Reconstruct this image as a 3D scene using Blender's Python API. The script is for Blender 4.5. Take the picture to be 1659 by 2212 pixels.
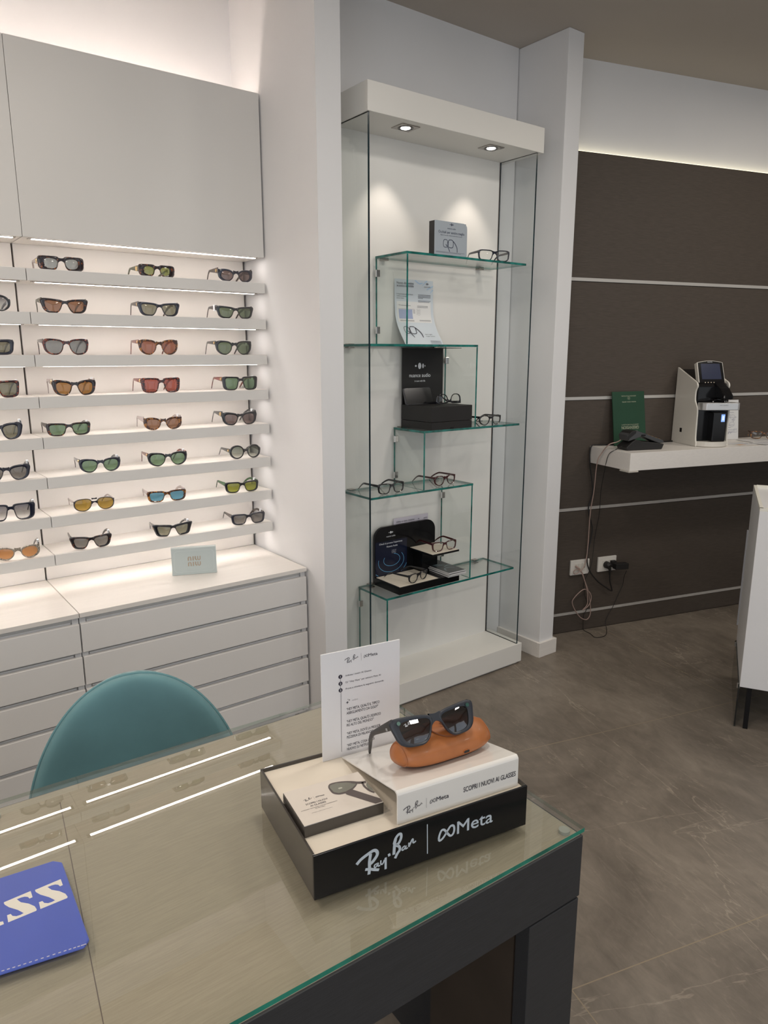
import bpy, math, random
from mathutils import Vector, Matrix
random.seed(7)
PI = math.pi
for o in list(bpy.data.objects): bpy.data.objects.remove(o)
C = bpy.context.scene.collection
scn = bpy.context.scene

# ------------------------------------------------------------------ camera
cam_d = bpy.data.cameras.new('camera'); cam = bpy.data.objects.new('camera', cam_d); C.objects.link(cam)
cam_d.sensor_fit = 'HORIZONTAL'; cam_d.sensor_width = 36.0; cam_d.lens = 36.0*1556.15/1659.0
cam_d.clip_start = 0.02; cam_d.clip_end = 60
cam.location = (0, 0, 1.51)
cam.rotation_euler = (PI/2 - 0.215658, 0, -0.646790)
scn.camera = cam

# ------------------------------------------------------------------ view
scn.view_settings.view_transform = 'Standard'; scn.view_settings.look = 'None'
scn.view_settings.exposure = 0.06; scn.view_settings.gamma = 1.0
scn.view_settings.use_curve_mapping = False

# ------------------------------------------------------------------ world (daylit street outside the shop front)
w = bpy.data.worlds.new('street_daylight'); scn.world = w; w.use_nodes = True
nt = w.node_tree; nt.nodes.clear()
wo = nt.nodes.new('ShaderNodeOutputWorld'); bg = nt.nodes.new('ShaderNodeBackground')
sky = nt.nodes.new('ShaderNodeTexSky'); sky.sky_type = 'HOSEK_WILKIE'; sky.turbidity = 4; sky.sun_direction = (0.3, 0.5, 0.8)
bg.inputs['Strength'].default_value = 1.3
nt.links.new(sky.outputs[0], bg.inputs[0]); nt.links.new(bg.outputs[0], wo.inputs[0])

def area(name, loc, rot, sx, sy, power, color):
    l = bpy.data.lights.new(name, 'AREA'); l.shape = 'RECTANGLE'; l.size = sx; l.size_y = sy; l.energy = power; l.color = color
    o = bpy.data.objects.new(name, l); C.objects.link(o); o.location = loc; o.rotation_euler = rot; return o
def spot(name, loc, rot, power, color, angle, blend, r=0.02):
    l = bpy.data.lights.new(name, 'SPOT'); l.energy = power; l.color = color; l.spot_size = angle; l.spot_blend = blend; l.shadow_soft_size = r
    o = bpy.data.objects.new(name, l); C.objects.link(o); o.location = loc; o.rotation_euler = rot; return o
# daylight through the shop windows behind the camera (windows in wall_front at y=-3.6)
DAY = (0.93, 0.96, 1.0)
for i, x in enumerate((-0.9, 1.5, 3.9)):
    area('daylight_window', (x, -3.52, 1.35), (PI/2, 0, 0), 2.0, 2.3, 10, DAY)
area('daylight_window', (-2.12, -1.3, 1.45), (PI/2, 0, -PI/2), 2.4, 2.0, 31, DAY)  # added light from an unseen left window, brightens faces turned left
# recessed ceiling lamps of the shop
for (x, y) in ((-0.6, -1.2), (1.0, -1.2), (2.6, -1.2), (0.9, 0.9), (2.4, 0.9), (4.0, 0.4)):
    area('ceiling_lamp_light', (x, y, 2.84), (0, 0, 0), 0.28, 0.28, 10.0, (1.0, 0.94, 0.86))
for (x, y) in ((-1.3, 0.9), (-0.5, 1.9)):  # unseen warm lamps added to brighten the partition side and worktop
    area('ceiling_lamp_light', (x, y, 2.84), (0, 0, 0), 0.28, 0.28, 11.0, (1.0, 0.86, 0.73))
area('ceiling_lamp_light', (3.9, 1.2, 2.84), (0, 0, 0), 0.25, 0.25, 4, (1.0, 0.86, 0.68))

# ------------------------------------------------------------------ materials
MATS = {}
def mat(name, col, rough=0.5, metal=0.0, var=0.0, scale=8.0, bump=0.0, spec=0.5, coat=0.0, sheen=0.0, emit=None, estr=0.0, stretch=None, col2=None):
    if name in MATS: return MATS[name]
    m = bpy.data.materials.new(name); m.use_nodes = True; MATS[name] = m
    n = m.node_tree; b = n.nodes['Principled BSDF']
    b.inputs['Roughness'].default_value = rough; b.inputs['Metallic'].default_value = metal
    b.inputs['Specular IOR Level'].default_value = spec; b.inputs['Coat Weight'].default_value = coat
    b.inputs['Coat Roughness'].default_value = 0.05
    if sheen: b.inputs['Sheen Weight'].default_value = sheen; b.inputs['Sheen Roughness'].default_value = 0.35
    tc = n.nodes.new('ShaderNodeTexCoord'); mp = n.nodes.new('ShaderNodeMapping')
    n.links.new(tc.outputs['Object'], mp.inputs[0])
    if stretch: mp.inputs['Scale'].default_value = stretch
    nz = n.nodes.new('ShaderNodeTexNoise'); nz.inputs['Scale'].default_value = scale; nz.inputs['Detail'].default_value = 6
    n.links.new(mp.outputs[0], nz.inputs['Vector'])
    rp = n.nodes.new('ShaderNodeValToRGB')
    c2 = col2 if col2 else tuple(max(0, c*(1-var)) for c in col)
    c1 = col if col2 else tuple(min(1, c*(1+var)) for c in col)
    rp.color_ramp.elements[0].position = 0.35; rp.color_ramp.elements[1].position = 0.65
    rp.color_ramp.elements[0].color = (*c2, 1); rp.color_ramp.elements[1].color = (*c1, 1)
    n.links.new(nz.outputs['Fac'], rp.inputs[0]); n.links.new(rp.outputs[0], b.inputs['Base Color'])
    if bump:
        bp = n.nodes.new('ShaderNodeBump'); bp.inputs['Strength'].default_value = bump; bp.inputs['Distance'].default_value = 0.002
        n.links.new(nz.outputs['Fac'], bp.inputs['Height']); n.links.new(bp.outputs[0], b.inputs['Normal'])
    if emit:
        b.inputs['Emission Color'].default_value = (*emit, 1); b.inputs['Emission Strength'].default_value = estr
    return m

def fresnel_fac(n, ior=1.5):
    geo = n.nodes.new('ShaderNodeNewGeometry'); ma = n.nodes.new('ShaderNodeMath'); ma.operation = 'MULTIPLY_ADD'
    ma.inputs[1].default_value = 1/ior - ior; ma.inputs[2].default_value = ior
    n.links.new(geo.outputs['Backfacing'], ma.inputs[0])
    fr = n.nodes.new('ShaderNodeFresnel'); n.links.new(ma.outputs[0], fr.inputs['IOR']); return fr.outputs[0]
def glass_mat(name, tint, ior=1.5, diffuse=None, dmix=0.0, boost=1.0, rough=0.0, smear=0.0):
    if name in MATS: return MATS[name]
    m = bpy.data.materials.new(name); m.use_nodes = True; MATS[name] = m
    n = m.node_tree; n.nodes.clear(); out = n.nodes.new('ShaderNodeOutputMaterial')
    tr = n.nodes.new('ShaderNodeBsdfTransparent'); tr.inputs[0].default_value = (*tint, 1)
    gl = n.nodes.new('ShaderNodeBsdfGlossy'); gl.inputs['Roughness'].default_value = rough
    f = fresnel_fac(n, ior)
    if boost != 1.0:
        mu = n.nodes.new('ShaderNodeMath'); mu.operation = 'MULTIPLY'; mu.use_clamp = True; mu.inputs[1].default_value = boost
        n.links.new(f, mu.inputs[0]); f = mu.outputs[0]
    mx = n.nodes.new('ShaderNodeMixShader'); n.links.new(f, mx.inputs[0])
    base = tr.outputs[0]
    if dmix:
        df = n.nodes.new('ShaderNodeBsdfDiffuse'); df.inputs[0].default_value = (*diffuse, 1)
        m2 = n.nodes.new('ShaderNodeMixShader'); m2.inputs[0].default_value = dmix
        n.links.new(tr.outputs[0], m2.inputs[1]); n.links.new(df.outputs[0], m2.inputs[2]); base = m2.outputs[0]
    n.links.new(base, mx.inputs[1]); n.links.new(gl.outputs[0], mx.inputs[2]); n.links.new(mx.outputs[0], out.inputs[0])
    return m
def lens_grad(name, top, bot, h):
    m = glass_mat(name, top, 1.5, boost=1.6); n = m.node_tree
    tr = [x for x in n.nodes if x.type == 'BSDF_TRANSPARENT'][0]
    tc = n.nodes.new('ShaderNodeTexCoord'); sp = n.nodes.new('ShaderNodeSeparateXYZ'); mr = n.nodes.new('ShaderNodeMapRange')
    mr.inputs['From Max'].default_value = h; rp = n.nodes.new('ShaderNodeValToRGB')
    rp.color_ramp.elements[0].color = (*bot, 1); rp.color_ramp.elements[1].color = (*top, 1)
    n.links.new(tc.outputs['Object'], sp.inputs[0]); n.links.new(sp.outputs['Z'], mr.inputs[0]); n.links.new(mr.outputs[0], rp.inputs[0]); n.links.new(rp.outputs[0], tr.inputs[0])
    return m
def emis(name, col, s):
    if name in MATS: return MATS[name]
    m = bpy.data.materials.new(name); m.use_nodes = True; MATS[name] = m; n = m.node_tree; n.nodes.clear()
    o = n.nodes.new('ShaderNodeOutputMaterial'); e = n.nodes.new('ShaderNodeEmission'); e.inputs[0].default_value = (*col, 1); e.inputs[1].default_value = s
    n.links.new(e.outputs[0], o.inputs[0]); return m
def tortoise(name, dark, amber, thr=0.52, scale=120):
    if name in MATS: return MATS[name]
    m = mat(name, amber, 0.15, coat=0.6, scale=scale, col2=dark)
    rp = [x for x in m.node_tree.nodes if x.type == 'VALTORGB'][0]
    rp.color_ramp.elements[0].position = thr; rp.color_ramp.elements[1].position = thr + 0.12
    return m

M_wall = mat('white_wall_paint', (0.80, 0.80, 0.81), 0.7, var=0.012, scale=3, bump=0.05)
M_ceil = mat('taupe_ceiling_paint', (0.47, 0.425, 0.375), 0.8, var=0.02, scale=2)
M_lac = mat('white_lacquer', (0.80, 0.785, 0.77), 0.35, var=0.01, scale=3)
M_oak = mat('whitewashed_wood', (0.82, 0.785, 0.745), 0.38, var=0.02, scale=12, stretch=(0.6, 14, 14))
M_lacF = mat('shelf_front_lacquer', (0.72, 0.71, 0.69), 0.4, var=0.01, scale=3)
M_panel = mat('white_back_panel', (0.84, 0.805, 0.77), 0.5, var=0.01, scale=3)
M_seam = mat('dark_seam', (0.12, 0.09, 0.08), 0.7)
M_groove = mat('grey_groove', (0.72, 0.72, 0.73), 0.4)
M_brown = mat('dark_brown_fabric_laminate', (0.085, 0.069, 0.057), 0.6, var=0.14, scale=14, spec=0.3, bump=0.15, stretch=(1.5, 1.5, 60))
M_strip = mat('pale_aluminium_strip', (0.62, 0.60, 0.57), 0.35, metal=0.3)
M_case = mat('cream_case_lacquer', (0.80, 0.785, 0.745), 0.4, var=0.01, scale=3)
M_char = mat('charcoal_wood_laminate', (0.029, 0.030, 0.033), 0.5, var=0.10, scale=10, bump=0.12, stretch=(2, 40, 40))
M_olive = mat('greige_wood_desktop', (0.385, 0.338, 0.258), 0.55, var=0.07, scale=9, bump=0.08, stretch=(3, 50, 3))
M_modesty = mat('dark_brown_board', (0.05, 0.036, 0.026), 0.5, var=0.1)
M_pane = glass_mat('clear_glass', (0.955, 0.975, 0.965))
M_paneS = glass_mat('clear_side_glass', (0.962, 0.975, 0.970))
M_edge = mat('green_glass_edge', (0.012, 0.15, 0.13), 0.12, var=0.5, scale=25, spec=0.7)
M_edgeD = mat('dark_teal_glass_edge', (0.004, 0.022, 0.032), 0.12, var=0.4, scale=10, spec=0.6)
M_edgeB = mat('bright_green_glass_edge', (0.015, 0.20, 0.14), 0.12, var=0.35, scale=18, spec=0.7, emit=None)
M_dglass = glass_mat('desk_glass', (0.95, 0.965, 0.945), boost=2.1)
M_dglass2 = glass_mat('desk_glass_underside', (0.985, 0.99, 0.985), boost=0.1)
M_metal = mat('brushed_steel', (0.42, 0.39, 0.36), 0.25, metal=1.0, var=0.05, scale=30)
M_chrome = mat('chrome', (0.7, 0.7, 0.7), 0.1, metal=1.0)
M_gold = mat('gold_metal', (0.80, 0.58, 0.28), 0.2, metal=1.0)
M_black = mat('gloss_black_acetate', (0.010, 0.010, 0.014), 0.12, coat=0.8)
M_navyb = mat('navy_black_acetate', (0.012, 0.014, 0.030), 0.12, coat=0.8)
M_blackm = mat('matt_black_card', (0.014, 0.013, 0.013), 0.55, var=0.1)
M_blackg = mat('gloss_black_plastic', (0.007, 0.007, 0.008), 0.16, coat=0.0, spec=0.3)
M_darkframe = mat('bronze_black_acrylic', (0.045, 0.038, 0.032), 0.18, coat=0.3)
M_beige = mat('cream_insert', (0.78, 0.71, 0.60), 0.45, var=0.01)
M_ink = mat('dark_ink', (0.035, 0.032, 0.05), 0.6)
M_inkblue = mat('blue_ink', (0.16, 0.28, 0.45), 0.6)
M_white = mat('white_print', (0.80, 0.83, 0.86), 0.5)
M_paper = mat('white_paper', (0.78, 0.78, 0.78), 0.6, var=0.01)
M_velvet = mat('teal_velvet', (0.135, 0.285, 0.315), 0.8, var=0.10, scale=6, bump=0.4, sheen=0.9)
M_led = emis('led_strip_light', (1.0, 0.92, 0.86), 15.0)

def floor_material():
    m = bpy.data.materials.new('brown_marble_tiles'); m.use_nodes = True; n = m.node_tree; b = n.nodes['Principled BSDF']
    L = n.links.new; N = n.nodes.new
    tc = N('ShaderNodeTexCoord'); mp = N('ShaderNodeMapping'); mp.inputs['Rotation'].default_value = (0, 0, math.radians(15.3))
    L(tc.outputs['Object'], mp.inputs[0])
    sep = N('ShaderNodeSeparateXYZ'); L(mp.outputs[0], sep.inputs[0])
    def line(sock, off, period, width):
        a = N('ShaderNodeMath'); a.operation = 'SUBTRACT'; a.inputs[1].default_value = off; L(sock, a.inputs[0])
        p = N('ShaderNodeMath'); p.operation = 'PINGPONG'; p.inputs[1].default_value = period/2; L(a.outputs[0], p.inputs[0])
        c = N('ShaderNodeMath'); c.operation = 'LESS_THAN'; c.inputs[1].default_value = width; L(p.outputs[0], c.inputs[0]); return c.outputs[0]
    l1 = line(sep.outputs['Y'], 2.163, 0.973, 0.0016); l2 = line(sep.outputs['X'], 0.966, 1.593, 0.0016)
    mx = N('ShaderNodeMath'); mx.operation = 'MAXIMUM'; L(l1, mx.inputs[0]); L(l2, mx.inputs[1])
    # cloudy body
    n1 = N('ShaderNodeTexNoise'); n1.inputs['Scale'].default_value = 1.8; n1.inputs['Detail'].default_value = 9; n1.inputs['Roughness'].default_value = 0.62; n1.inputs['Distortion'].default_value = 0.7
    L(mp.outputs[0], n1.inputs['Vector'])
    r1 = N('ShaderNodeValToRGB'); r1.color_ramp.elements[0].position = 0.32; r1.color_ramp.elements[1].position = 0.68
    r1.color_ramp.elements[0].color = (0.135, 0.114, 0.093, 1); r1.color_ramp.elements[1].color = (0.255, 0.218, 0.178, 1); L(n1.outputs[0], r1.inputs[0])
    # veins
    def vein(scale, dist, w, off, strength, stretch, rot=1.13):
        mv = N('ShaderNodeMapping'); mv.inputs['Location'].default_value = (off, off*0.7, 0); mv.inputs['Rotation'].default_value = (0, 0, rot); L(mp.outputs[0], mv.inputs[0]); ms = N('ShaderNodeMapping'); ms.inputs['Scale'].default_value = stretch; L(mv.outputs[0], ms.inputs[0])
        nz = N('ShaderNodeTexNoise'); nz.inputs['Scale'].default_value = scale; nz.inputs['Detail'].default_value = 8; nz.inputs['Distortion'].default_value = dist; nz.inputs['Roughness'].default_value = 0.55; L(ms.outputs[0], nz.inputs['Vector'])
        s = N('ShaderNodeMath'); s.operation = 'SUBTRACT'; s.inputs[1].default_value = 0.5; L(nz.outputs[0], s.inputs[0])
        a = N('ShaderNodeMath'); a.operation = 'ABSOLUTE'; L(s.outputs[0], a.inputs[0])
        r = N('ShaderNodeMapRange'); r.inputs['From Min'].default_value = 0; r.inputs['From Max'].default_value = w; r.inputs['To Min'].default_value = strength; r.inputs['To Max'].default_value = 0; L(a.outputs[0], r.inputs[0]); return r.outputs[0]
    v1 = vein(1.0, 0.12, 0.0022, 3.1, 0.34, (0.28, 1.5, 1), -1.55); v2 = vein(1.8, 0.2, 0.0022, 8.3, 0.24, (0.28, 1.5, 1), -1.78); v3 = vein(9, 0.3, 0.012, 1.3, 0.14, (0.3, 1.5, 1), -1.65); v4 = vein(1.0, 0.2, 0.0022, 5.7, 0.26, (0.25, 1.6, 1), 0.12)
    gate = N('ShaderNodeTexNoise'); gate.inputs['Scale'].default_value = 1.3; L(mp.outputs[0], gate.inputs['Vector'])
    gr = N('ShaderNodeMapRange'); gr.inputs['From Min'].default_value = 0.42; gr.inputs['From Max'].default_value = 0.6; L(gate.outputs[0], gr.inputs[0])
    g3 = N('ShaderNodeMath'); g3.operation = 'MULTIPLY'; L(gr.outputs[0], g3.inputs[0]); L(v3, g3.inputs[1])
    m0 = N('ShaderNodeMath'); m0.operation = 'MAXIMUM'; L(v1, m0.inputs[0]); L(v4, m0.inputs[1])
    m1 = N('ShaderNodeMath'); m1.operation = 'MAXIMUM'; L(m0.outputs[0], m1.inputs[0]); L(v2, m1.inputs[1])
    m2 = N('ShaderNodeMath'); m2.operation = 'MAXIMUM'; L(m1.outputs[0], m2.inputs[0]); L(g3.outputs[0], m2.inputs[1])
    mf = N('ShaderNodeMapping'); mf.inputs['Scale'].default_value = (1.5, 0.6, 1); L(mp.outputs[0], mf.inputs[0])
    nf = N('ShaderNodeTexNoise'); nf.inputs['Scale'].default_value = 11; nf.inputs['Detail'].default_value = 10; nf.inputs['Roughness'].default_value = 0.7; nf.inputs['Distortion'].default_value = 0.8; L(mf.outputs[0], nf.inputs['Vector'])
    rf = N('ShaderNodeMapRange'); rf.inputs['From Min'].default_value = 0.25; rf.inputs['From Max'].default_value = 0.75; rf.inputs['To Min'].default_value = 0.78; rf.inputs['To Max'].default_value = 1.24; L(nf.outputs[0], rf.inputs[0])
    fm_ = N('ShaderNodeMixRGB'); fm_.blend_type = 'MULTIPLY'; fm_.inputs[0].default_value = 1.0; L(r1.outputs[0], fm_.inputs[1]); L(rf.outputs[0], fm_.inputs[2])
    mc = N('ShaderNodeMixRGB'); L(m2.outputs[0], mc.inputs[0]); L(fm_.outputs[0], mc.inputs[1]); mc.inputs[2].default_value = (0.56, 0.48, 0.38, 1)
    mg = N('ShaderNodeMixRGB'); L(mx.outputs[0], mg.inputs[0]); L(mc.outputs[0], mg.inputs[1]); mg.inputs[2].default_value = (0.29, 0.235, 0.165, 1)
    L(mg.outputs[0], b.inputs['Base Color']); b.inputs['Roughness'].default_value = 0.42; b.inputs['Specular IOR Level'].default_value = 0.35
    bp = N('ShaderNodeBump'); bp.inputs['Strength'].default_value = 0.06; bp.inputs['Distance'].default_value = 0.003; L(n1.outputs[0], bp.inputs['Height']); L(bp.outputs[0], b.inputs['Normal'])
    return m
M_floor = floor_material()

# ------------------------------------------------------------------ object helpers
WM = {}
def wmat(o): return WM.get(o.name, Matrix.Identity(4)) if o else Matrix.Identity(4)
def tag(o, label=None, cat=None, group=None, kind=None):
    if label: o['label'] = label
    if cat: o['category'] = cat
    if group: o['group'] = group
    if kind: o['kind'] = kind
    return o
def thing(name, label, cat, loc=(0, 0, 0), rot=(0, 0, 0), group=None, kind=None):
    o = bpy.data.objects.new(name, None); C.objects.link(o); o.empty_display_size = 0.05
    o.location = loc; o.rotation_euler = rot
    from mathutils import Euler
    WM[o.name] = Matrix.Translation(Vector(loc)) @ Euler(rot).to_matrix().to_4x4()
    return tag(o, label, cat, group, kind)
class MB:
    def __init__(s): s.V = []; s.F = []; s.I = []; s.S = []
    def add(s, V, F, mi=0, sm=False):
        o = len(s.V); s.V += [Vector(v) for v in V]
        for f in F: s.F.append([i+o for i in f]); s.I.append(mi); s.S.append(sm)
        return s
    def hexa(s, o, ex, ey, ez, mi=0):
        o, ex, ey, ez = map(Vector, (o, ex, ey, ez))
        V = [o, o+ex, o+ex+ey, o+ey, o+ez, o+ex+ez, o+ex+ey+ez, o+ey+ez]
        F = [(0, 3, 2, 1), (4, 5, 6, 7), (0, 1, 5, 4), (1, 2, 6, 5), (2, 3, 7, 6), (3, 0, 4, 7)]
        if ex.cross(ey).dot(ez) < 0: F = [tuple(reversed(f)) for f in F]
        if isinstance(mi, (list, tuple)):
            for f, k in zip(F, mi): s.add([V[i] for i in f], [tuple(range(4))], k)
        else: s.add(V, F, mi)
        return s
    def box(s, x0, y0, z0, x1, y1, z1, mi=0): return s.hexa((x0, y0, z0), (x1-x0, 0, 0), (0, y1-y0, 0), (0, 0, z1-z0), mi)
    def prism(s, pts, o, ex, ey, t, mi=0, sm=False, side_mi=None):
        """2-D outline pts in frame (o; ex, ey) extruded by vector t"""
        o, ex, ey, t = map(Vector, (o, ex, ey, t)); n = len(pts)
        P = [o+ex*a+ey*b for a, b in pts]; area2 = sum(pts[i][0]*pts[(i+1) % n][1]-pts[(i+1) % n][0]*pts[i][1] for i in range(n))
        if (area2 > 0) == (ex.cross(ey).dot(t) > 0): P.reverse()   # first cap faces away from t
        V = P + [p+t for p in P]
        k = side_mi if side_mi is not None else mi
        s.add(V, [tuple(range(n))], mi); s.add(V, [tuple(range(2*n-1, n-1, -1))], mi)
        s.add(V, [((i+1) % n, i, i+n, (i+1) % n+n) for i in range(n)], k, sm)
        return s
    def tube(s, pts, r, n=8, mi=0, caps=True, closed=False):
        pts = [Vector(p) for p in pts]; N = len(pts); rs = r if isinstance(r, (list, tuple)) else [r]*N
        up = Vector((0, 0, 1)); V = []; prev = None
        for i, p in enumerate(pts):
            a = pts[(i-1) % N] if (closed or i > 0) else p; b = pts[(i+1) % N] if (closed or i < N-1) else p
            d = (b-a).normalized()
            if prev is None: u = d.orthogonal().normalized()
            else: u = (prev - d*prev.dot(d)).normalized()
            prev = u; v = d.cross(u)
            V += [p+(u*math.cos(2*PI*k/n)+v*math.sin(2*PI*k/n))*rs[i] for k in range(n)]
        F = []
        for i in range(N if closed else N-1):
            j = (i+1) % N
            F += [(i*n+k, i*n+(k+1) % n, j*n+(k+1) % n, j*n+k) for k in range(n)]
        s.add(V, F, mi, True)
        if caps and not closed:
            s.add(V[:n], [tuple(reversed(range(n)))], mi); s.add(V[-n:], [tuple(range(n))], mi)
        return s
    def loft(s, rings, mi=0, sm=True, caps=True):
        n = len(rings[0]); V = [p for r in rings for p in r]; F = []
        for i in range(len(rings)-1): F += [(i*n+k, i*n+(k+1) % n, (i+1)*n+(k+1) % n, (i+1)*n+k) for k in range(n)]
        s.add(V, F, mi, sm)
        if caps: s.add(rings[0], [tuple(reversed(range(n)))], mi, sm); s.add(rings[-1], [tuple(range(n))], mi, sm)
        return s
    def grid(s, f, nu, nv, mi=0, sm=True):
        V = [f(i/nu, j/nv) for i in range(nu+1) for j in range(nv+1)]
        s.add(V, [(i*(nv+1)+j, (i+1)*(nv+1)+j, (i+1)*(nv+1)+j+1, i*(nv+1)+j+1) for i in range(nu) for j in range(nv)], mi, sm); return s
    def disc(s, c, ax, r, t=0.001, n=20, mi=0, ry=None, up=(0, 0, 1)):
        c, ax = Vector(c), Vector(ax).normalized(); u = Vector(up); u = (u-ax*u.dot(ax)).normalized(); v = ax.cross(u); ry = ry or r
        return s.prism([(r*math.cos(2*PI*k/n), ry*math.sin(2*PI*k/n)) for k in range(n)], c, v, u, ax*t, mi)
    def build(s, name, mats, parent=None, bevel=0.0, seg=2, local=False, angle=32, recalc=False, smooth=None):
        me = bpy.data.meshes.new(name); V = s.V
        if parent and not local:
            inv = wmat(parent).inverted(); V = [inv @ v for v in V]
        me.from_pydata([tuple(v) for v in V], [], s.F)
        if not isinstance(mats, (list, tuple)): mats = [mats]
        for m in mats: me.materials.append(m)
        for p, i, sm in zip(me.polygons, s.I, s.S): p.material_index = i; p.use_smooth = sm
        import bmesh
        bm = bmesh.new(); bm.from_mesh(me); bmesh.ops.remove_doubles(bm, verts=bm.verts, dist=1e-5)
        if recalc: bmesh.ops.recalc_face_normals(bm, faces=bm.faces)
        bm.to_mesh(me); bm.free()
        if any(s.S) or smooth:
            if smooth:
                for p in me.polygons: p.use_smooth = True
            me.set_sharp_from_angle(angle=math.radians(angle))
        o = bpy.data.objects.new(name, me); C.objects.link(o)
        if parent:
            o.parent = parent; WM[o.name] = wmat(parent).copy()
        else: WM[o.name] = Matrix.Identity(4)
        if bevel:
            b = o.modifiers.new('bevel', 'BEVEL'); b.width = bevel; b.segments = seg; b.limit_method = 'ANGLE'; b.angle_limit = math.radians(40)
        return o
def struct(o): o['kind'] = 'structure'; return o
_tc = {}
def glyphs(txt, weight=0.0):
    k = (txt, weight)
    if k in _tc: return _tc[k]
    cu = bpy.data.curves.new('t', 'FONT'); cu.body = txt; cu.size = 1.0; cu.offset = weight; cu.resolution_u = 3
    o = bpy.data.objects.new('t', cu); C.objects.link(o); dg = bpy.context.evaluated_depsgraph_get(); dg.update()
    me = bpy.data.meshes.new_from_object(o.evaluated_get(dg))
    V = [(v.co.x, v.co.y) for v in me.vertices]; F = [tuple(p.vertices) for p in me.polygons]
    bpy.data.objects.remove(o); bpy.data.curves.remove(cu); bpy.data.meshes.remove(me)
    _tc[k] = (V, F); return V, F
CAP = max(v[1] for v in glyphs('H')[0])
def text(mb, s, o, ex, ey, h, width=None, align='L', weight=0.0, mi=0):
    """o: baseline start point, ex/ey unit vectors, h: cap height"""
    V, F = glyphs(s); o, ex, ey = map(Vector, (o, ex, ey)); k = h/CAP
    x0 = min(v[0] for v in V); x1 = max(v[0] for v in V); kx = (width/(x1-x0)) if width else k
    W_ = (x1-x0)*kx; sh = {'L': 0, 'C': -W_/2, 'R': -W_}[align]
    nf = ex.cross(ey)
    b = weight*h*0.6; nrm = ex.cross(ey)*(h*0.004)
    for i, (bx, by) in enumerate([(0, 0)] if not weight else [(-b, 0), (b, 0), (0, b), (0, -b)]):
        mb.add([o+ex*((x-x0)*kx+sh+bx)+ey*(y*k+by)+nrm*i for x, y in V], F, mi)
    return mb
def smooth_path(P, n=5, closed=False):
    P = [Vector(p) if len(p) == 3 else Vector((p[0], p[1], 0)) for p in P]; out = []
    N = len(P)
    for i in range(N if closed else N-1):
        p0 = P[(i-1) % N] if (closed or i > 0) else P[0]; p1 = P[i]; p2 = P[(i+1) % N]; p3 = P[(i+2) % N] if (closed or i+2 < N) else P[-1]
        for k in range(n):
            t = k/n; out.append(0.5*((2*p1)+(p2-p0)*t+(2*p0-5*p1+4*p2-p3)*t*t+(3*p1-p0-3*p2+p3)*t**3))
    if not closed: out.append(P[-1])
    return out
def ribbon(mb, P, w, o, ex, ey, mi=0, sm=True, n=5):
    """flat brush stroke of 2-D points P, width w"""
    o, ex, ey = map(Vector, (o, ex, ey)); Q = smooth_path(P, n) if sm else [Vector((p[0], p[1], 0)) for p in P]; V = []
    for i, p in enumerate(Q):
        d = (Q[min(i+1, len(Q)-1)]-Q[max(i-1, 0)]); d = d.normalized() if d.length > 0 else Vector((1, 0, 0)); m = Vector((-d.y, d.x, 0))
        for s in (1, -1):
            q = p+m*(w/2*s); V.append(o+ex*q.x+ey*q.y)
    mb.add(V, [(2*i, 2*i+1, 2*i+3, 2*i+2) for i in range(len(Q)-1)], mi); return mb
LOGO = {
'Rtop': [(0.067, 0.036), (0.074, 0.042), (0.085, 0.047), (0.095, 0.05), (0.1, 0.047), (0.101, 0.041), (0.096, 0.034), (0.091, 0.030), (0.086, 0.029)],
'Rstem': [(0.09, 0.046), (0.088, 0.033), (0.088, 0.022), (0.087, 0.012)],
'Rleg': [(0.081, 0.0225), (0.089, 0.0205), (0.096, 0.017), (0.104, 0.014)],
'a': [(0.102, 0.026), (0.097, 0.025), (0.096, 0.022), (0.098, 0.02), (0.103, 0.026), (0.102, 0.021), (0.106, 0.021)],
'y1': [(0.107, 0.029), (0.107, 0.023), (0.11, 0.022), (0.113, 0.028)], 'y2': [(0.115, 0.031), (0.115, 0.021), (0.115, 0.011)],
'dot': [(0.119, 0.033), (0.123, 0.034)], 'Bstem': [(0.132, 0.058), (0.13, 0.047), (0.129, 0.031)],
'Btop': [(0.129, 0.049), (0.132, 0.058), (0.137, 0.063), (0.141, 0.062), (0.141, 0.055), (0.137, 0.048), (0.133, 0.046), (0.138, 0.042), (0.139, 0.036), (0.135, 0.031), (0.131, 0.024)],
'a2': [(0.148, 0.04), (0.144, 0.038), (0.143, 0.034), (0.146, 0.034), (0.15, 0.039), (0.149, 0.034), (0.153, 0.035)],
'n': [(0.155, 0.043), (0.155, 0.036), (0.16, 0.046), (0.162, 0.046), (0.162, 0.041), (0.164, 0.040), (0.167, 0.042)],
'bar': [(0.187, 0.064), (0.188, 0.012)],
'inf': [(0.208, 0.031), (0.2095, 0.038), (0.213, 0.0445), (0.218, 0.044), (0.223, 0.037), (0.229, 0.030), (0.234, 0.031), (0.2365, 0.038), (0.235, 0.0455), (0.230, 0.047), (0.225, 0.042), (0.22, 0.035), (0.215, 0.0295), (0.21, 0.0275), (0.208, 0.031)]}
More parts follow.
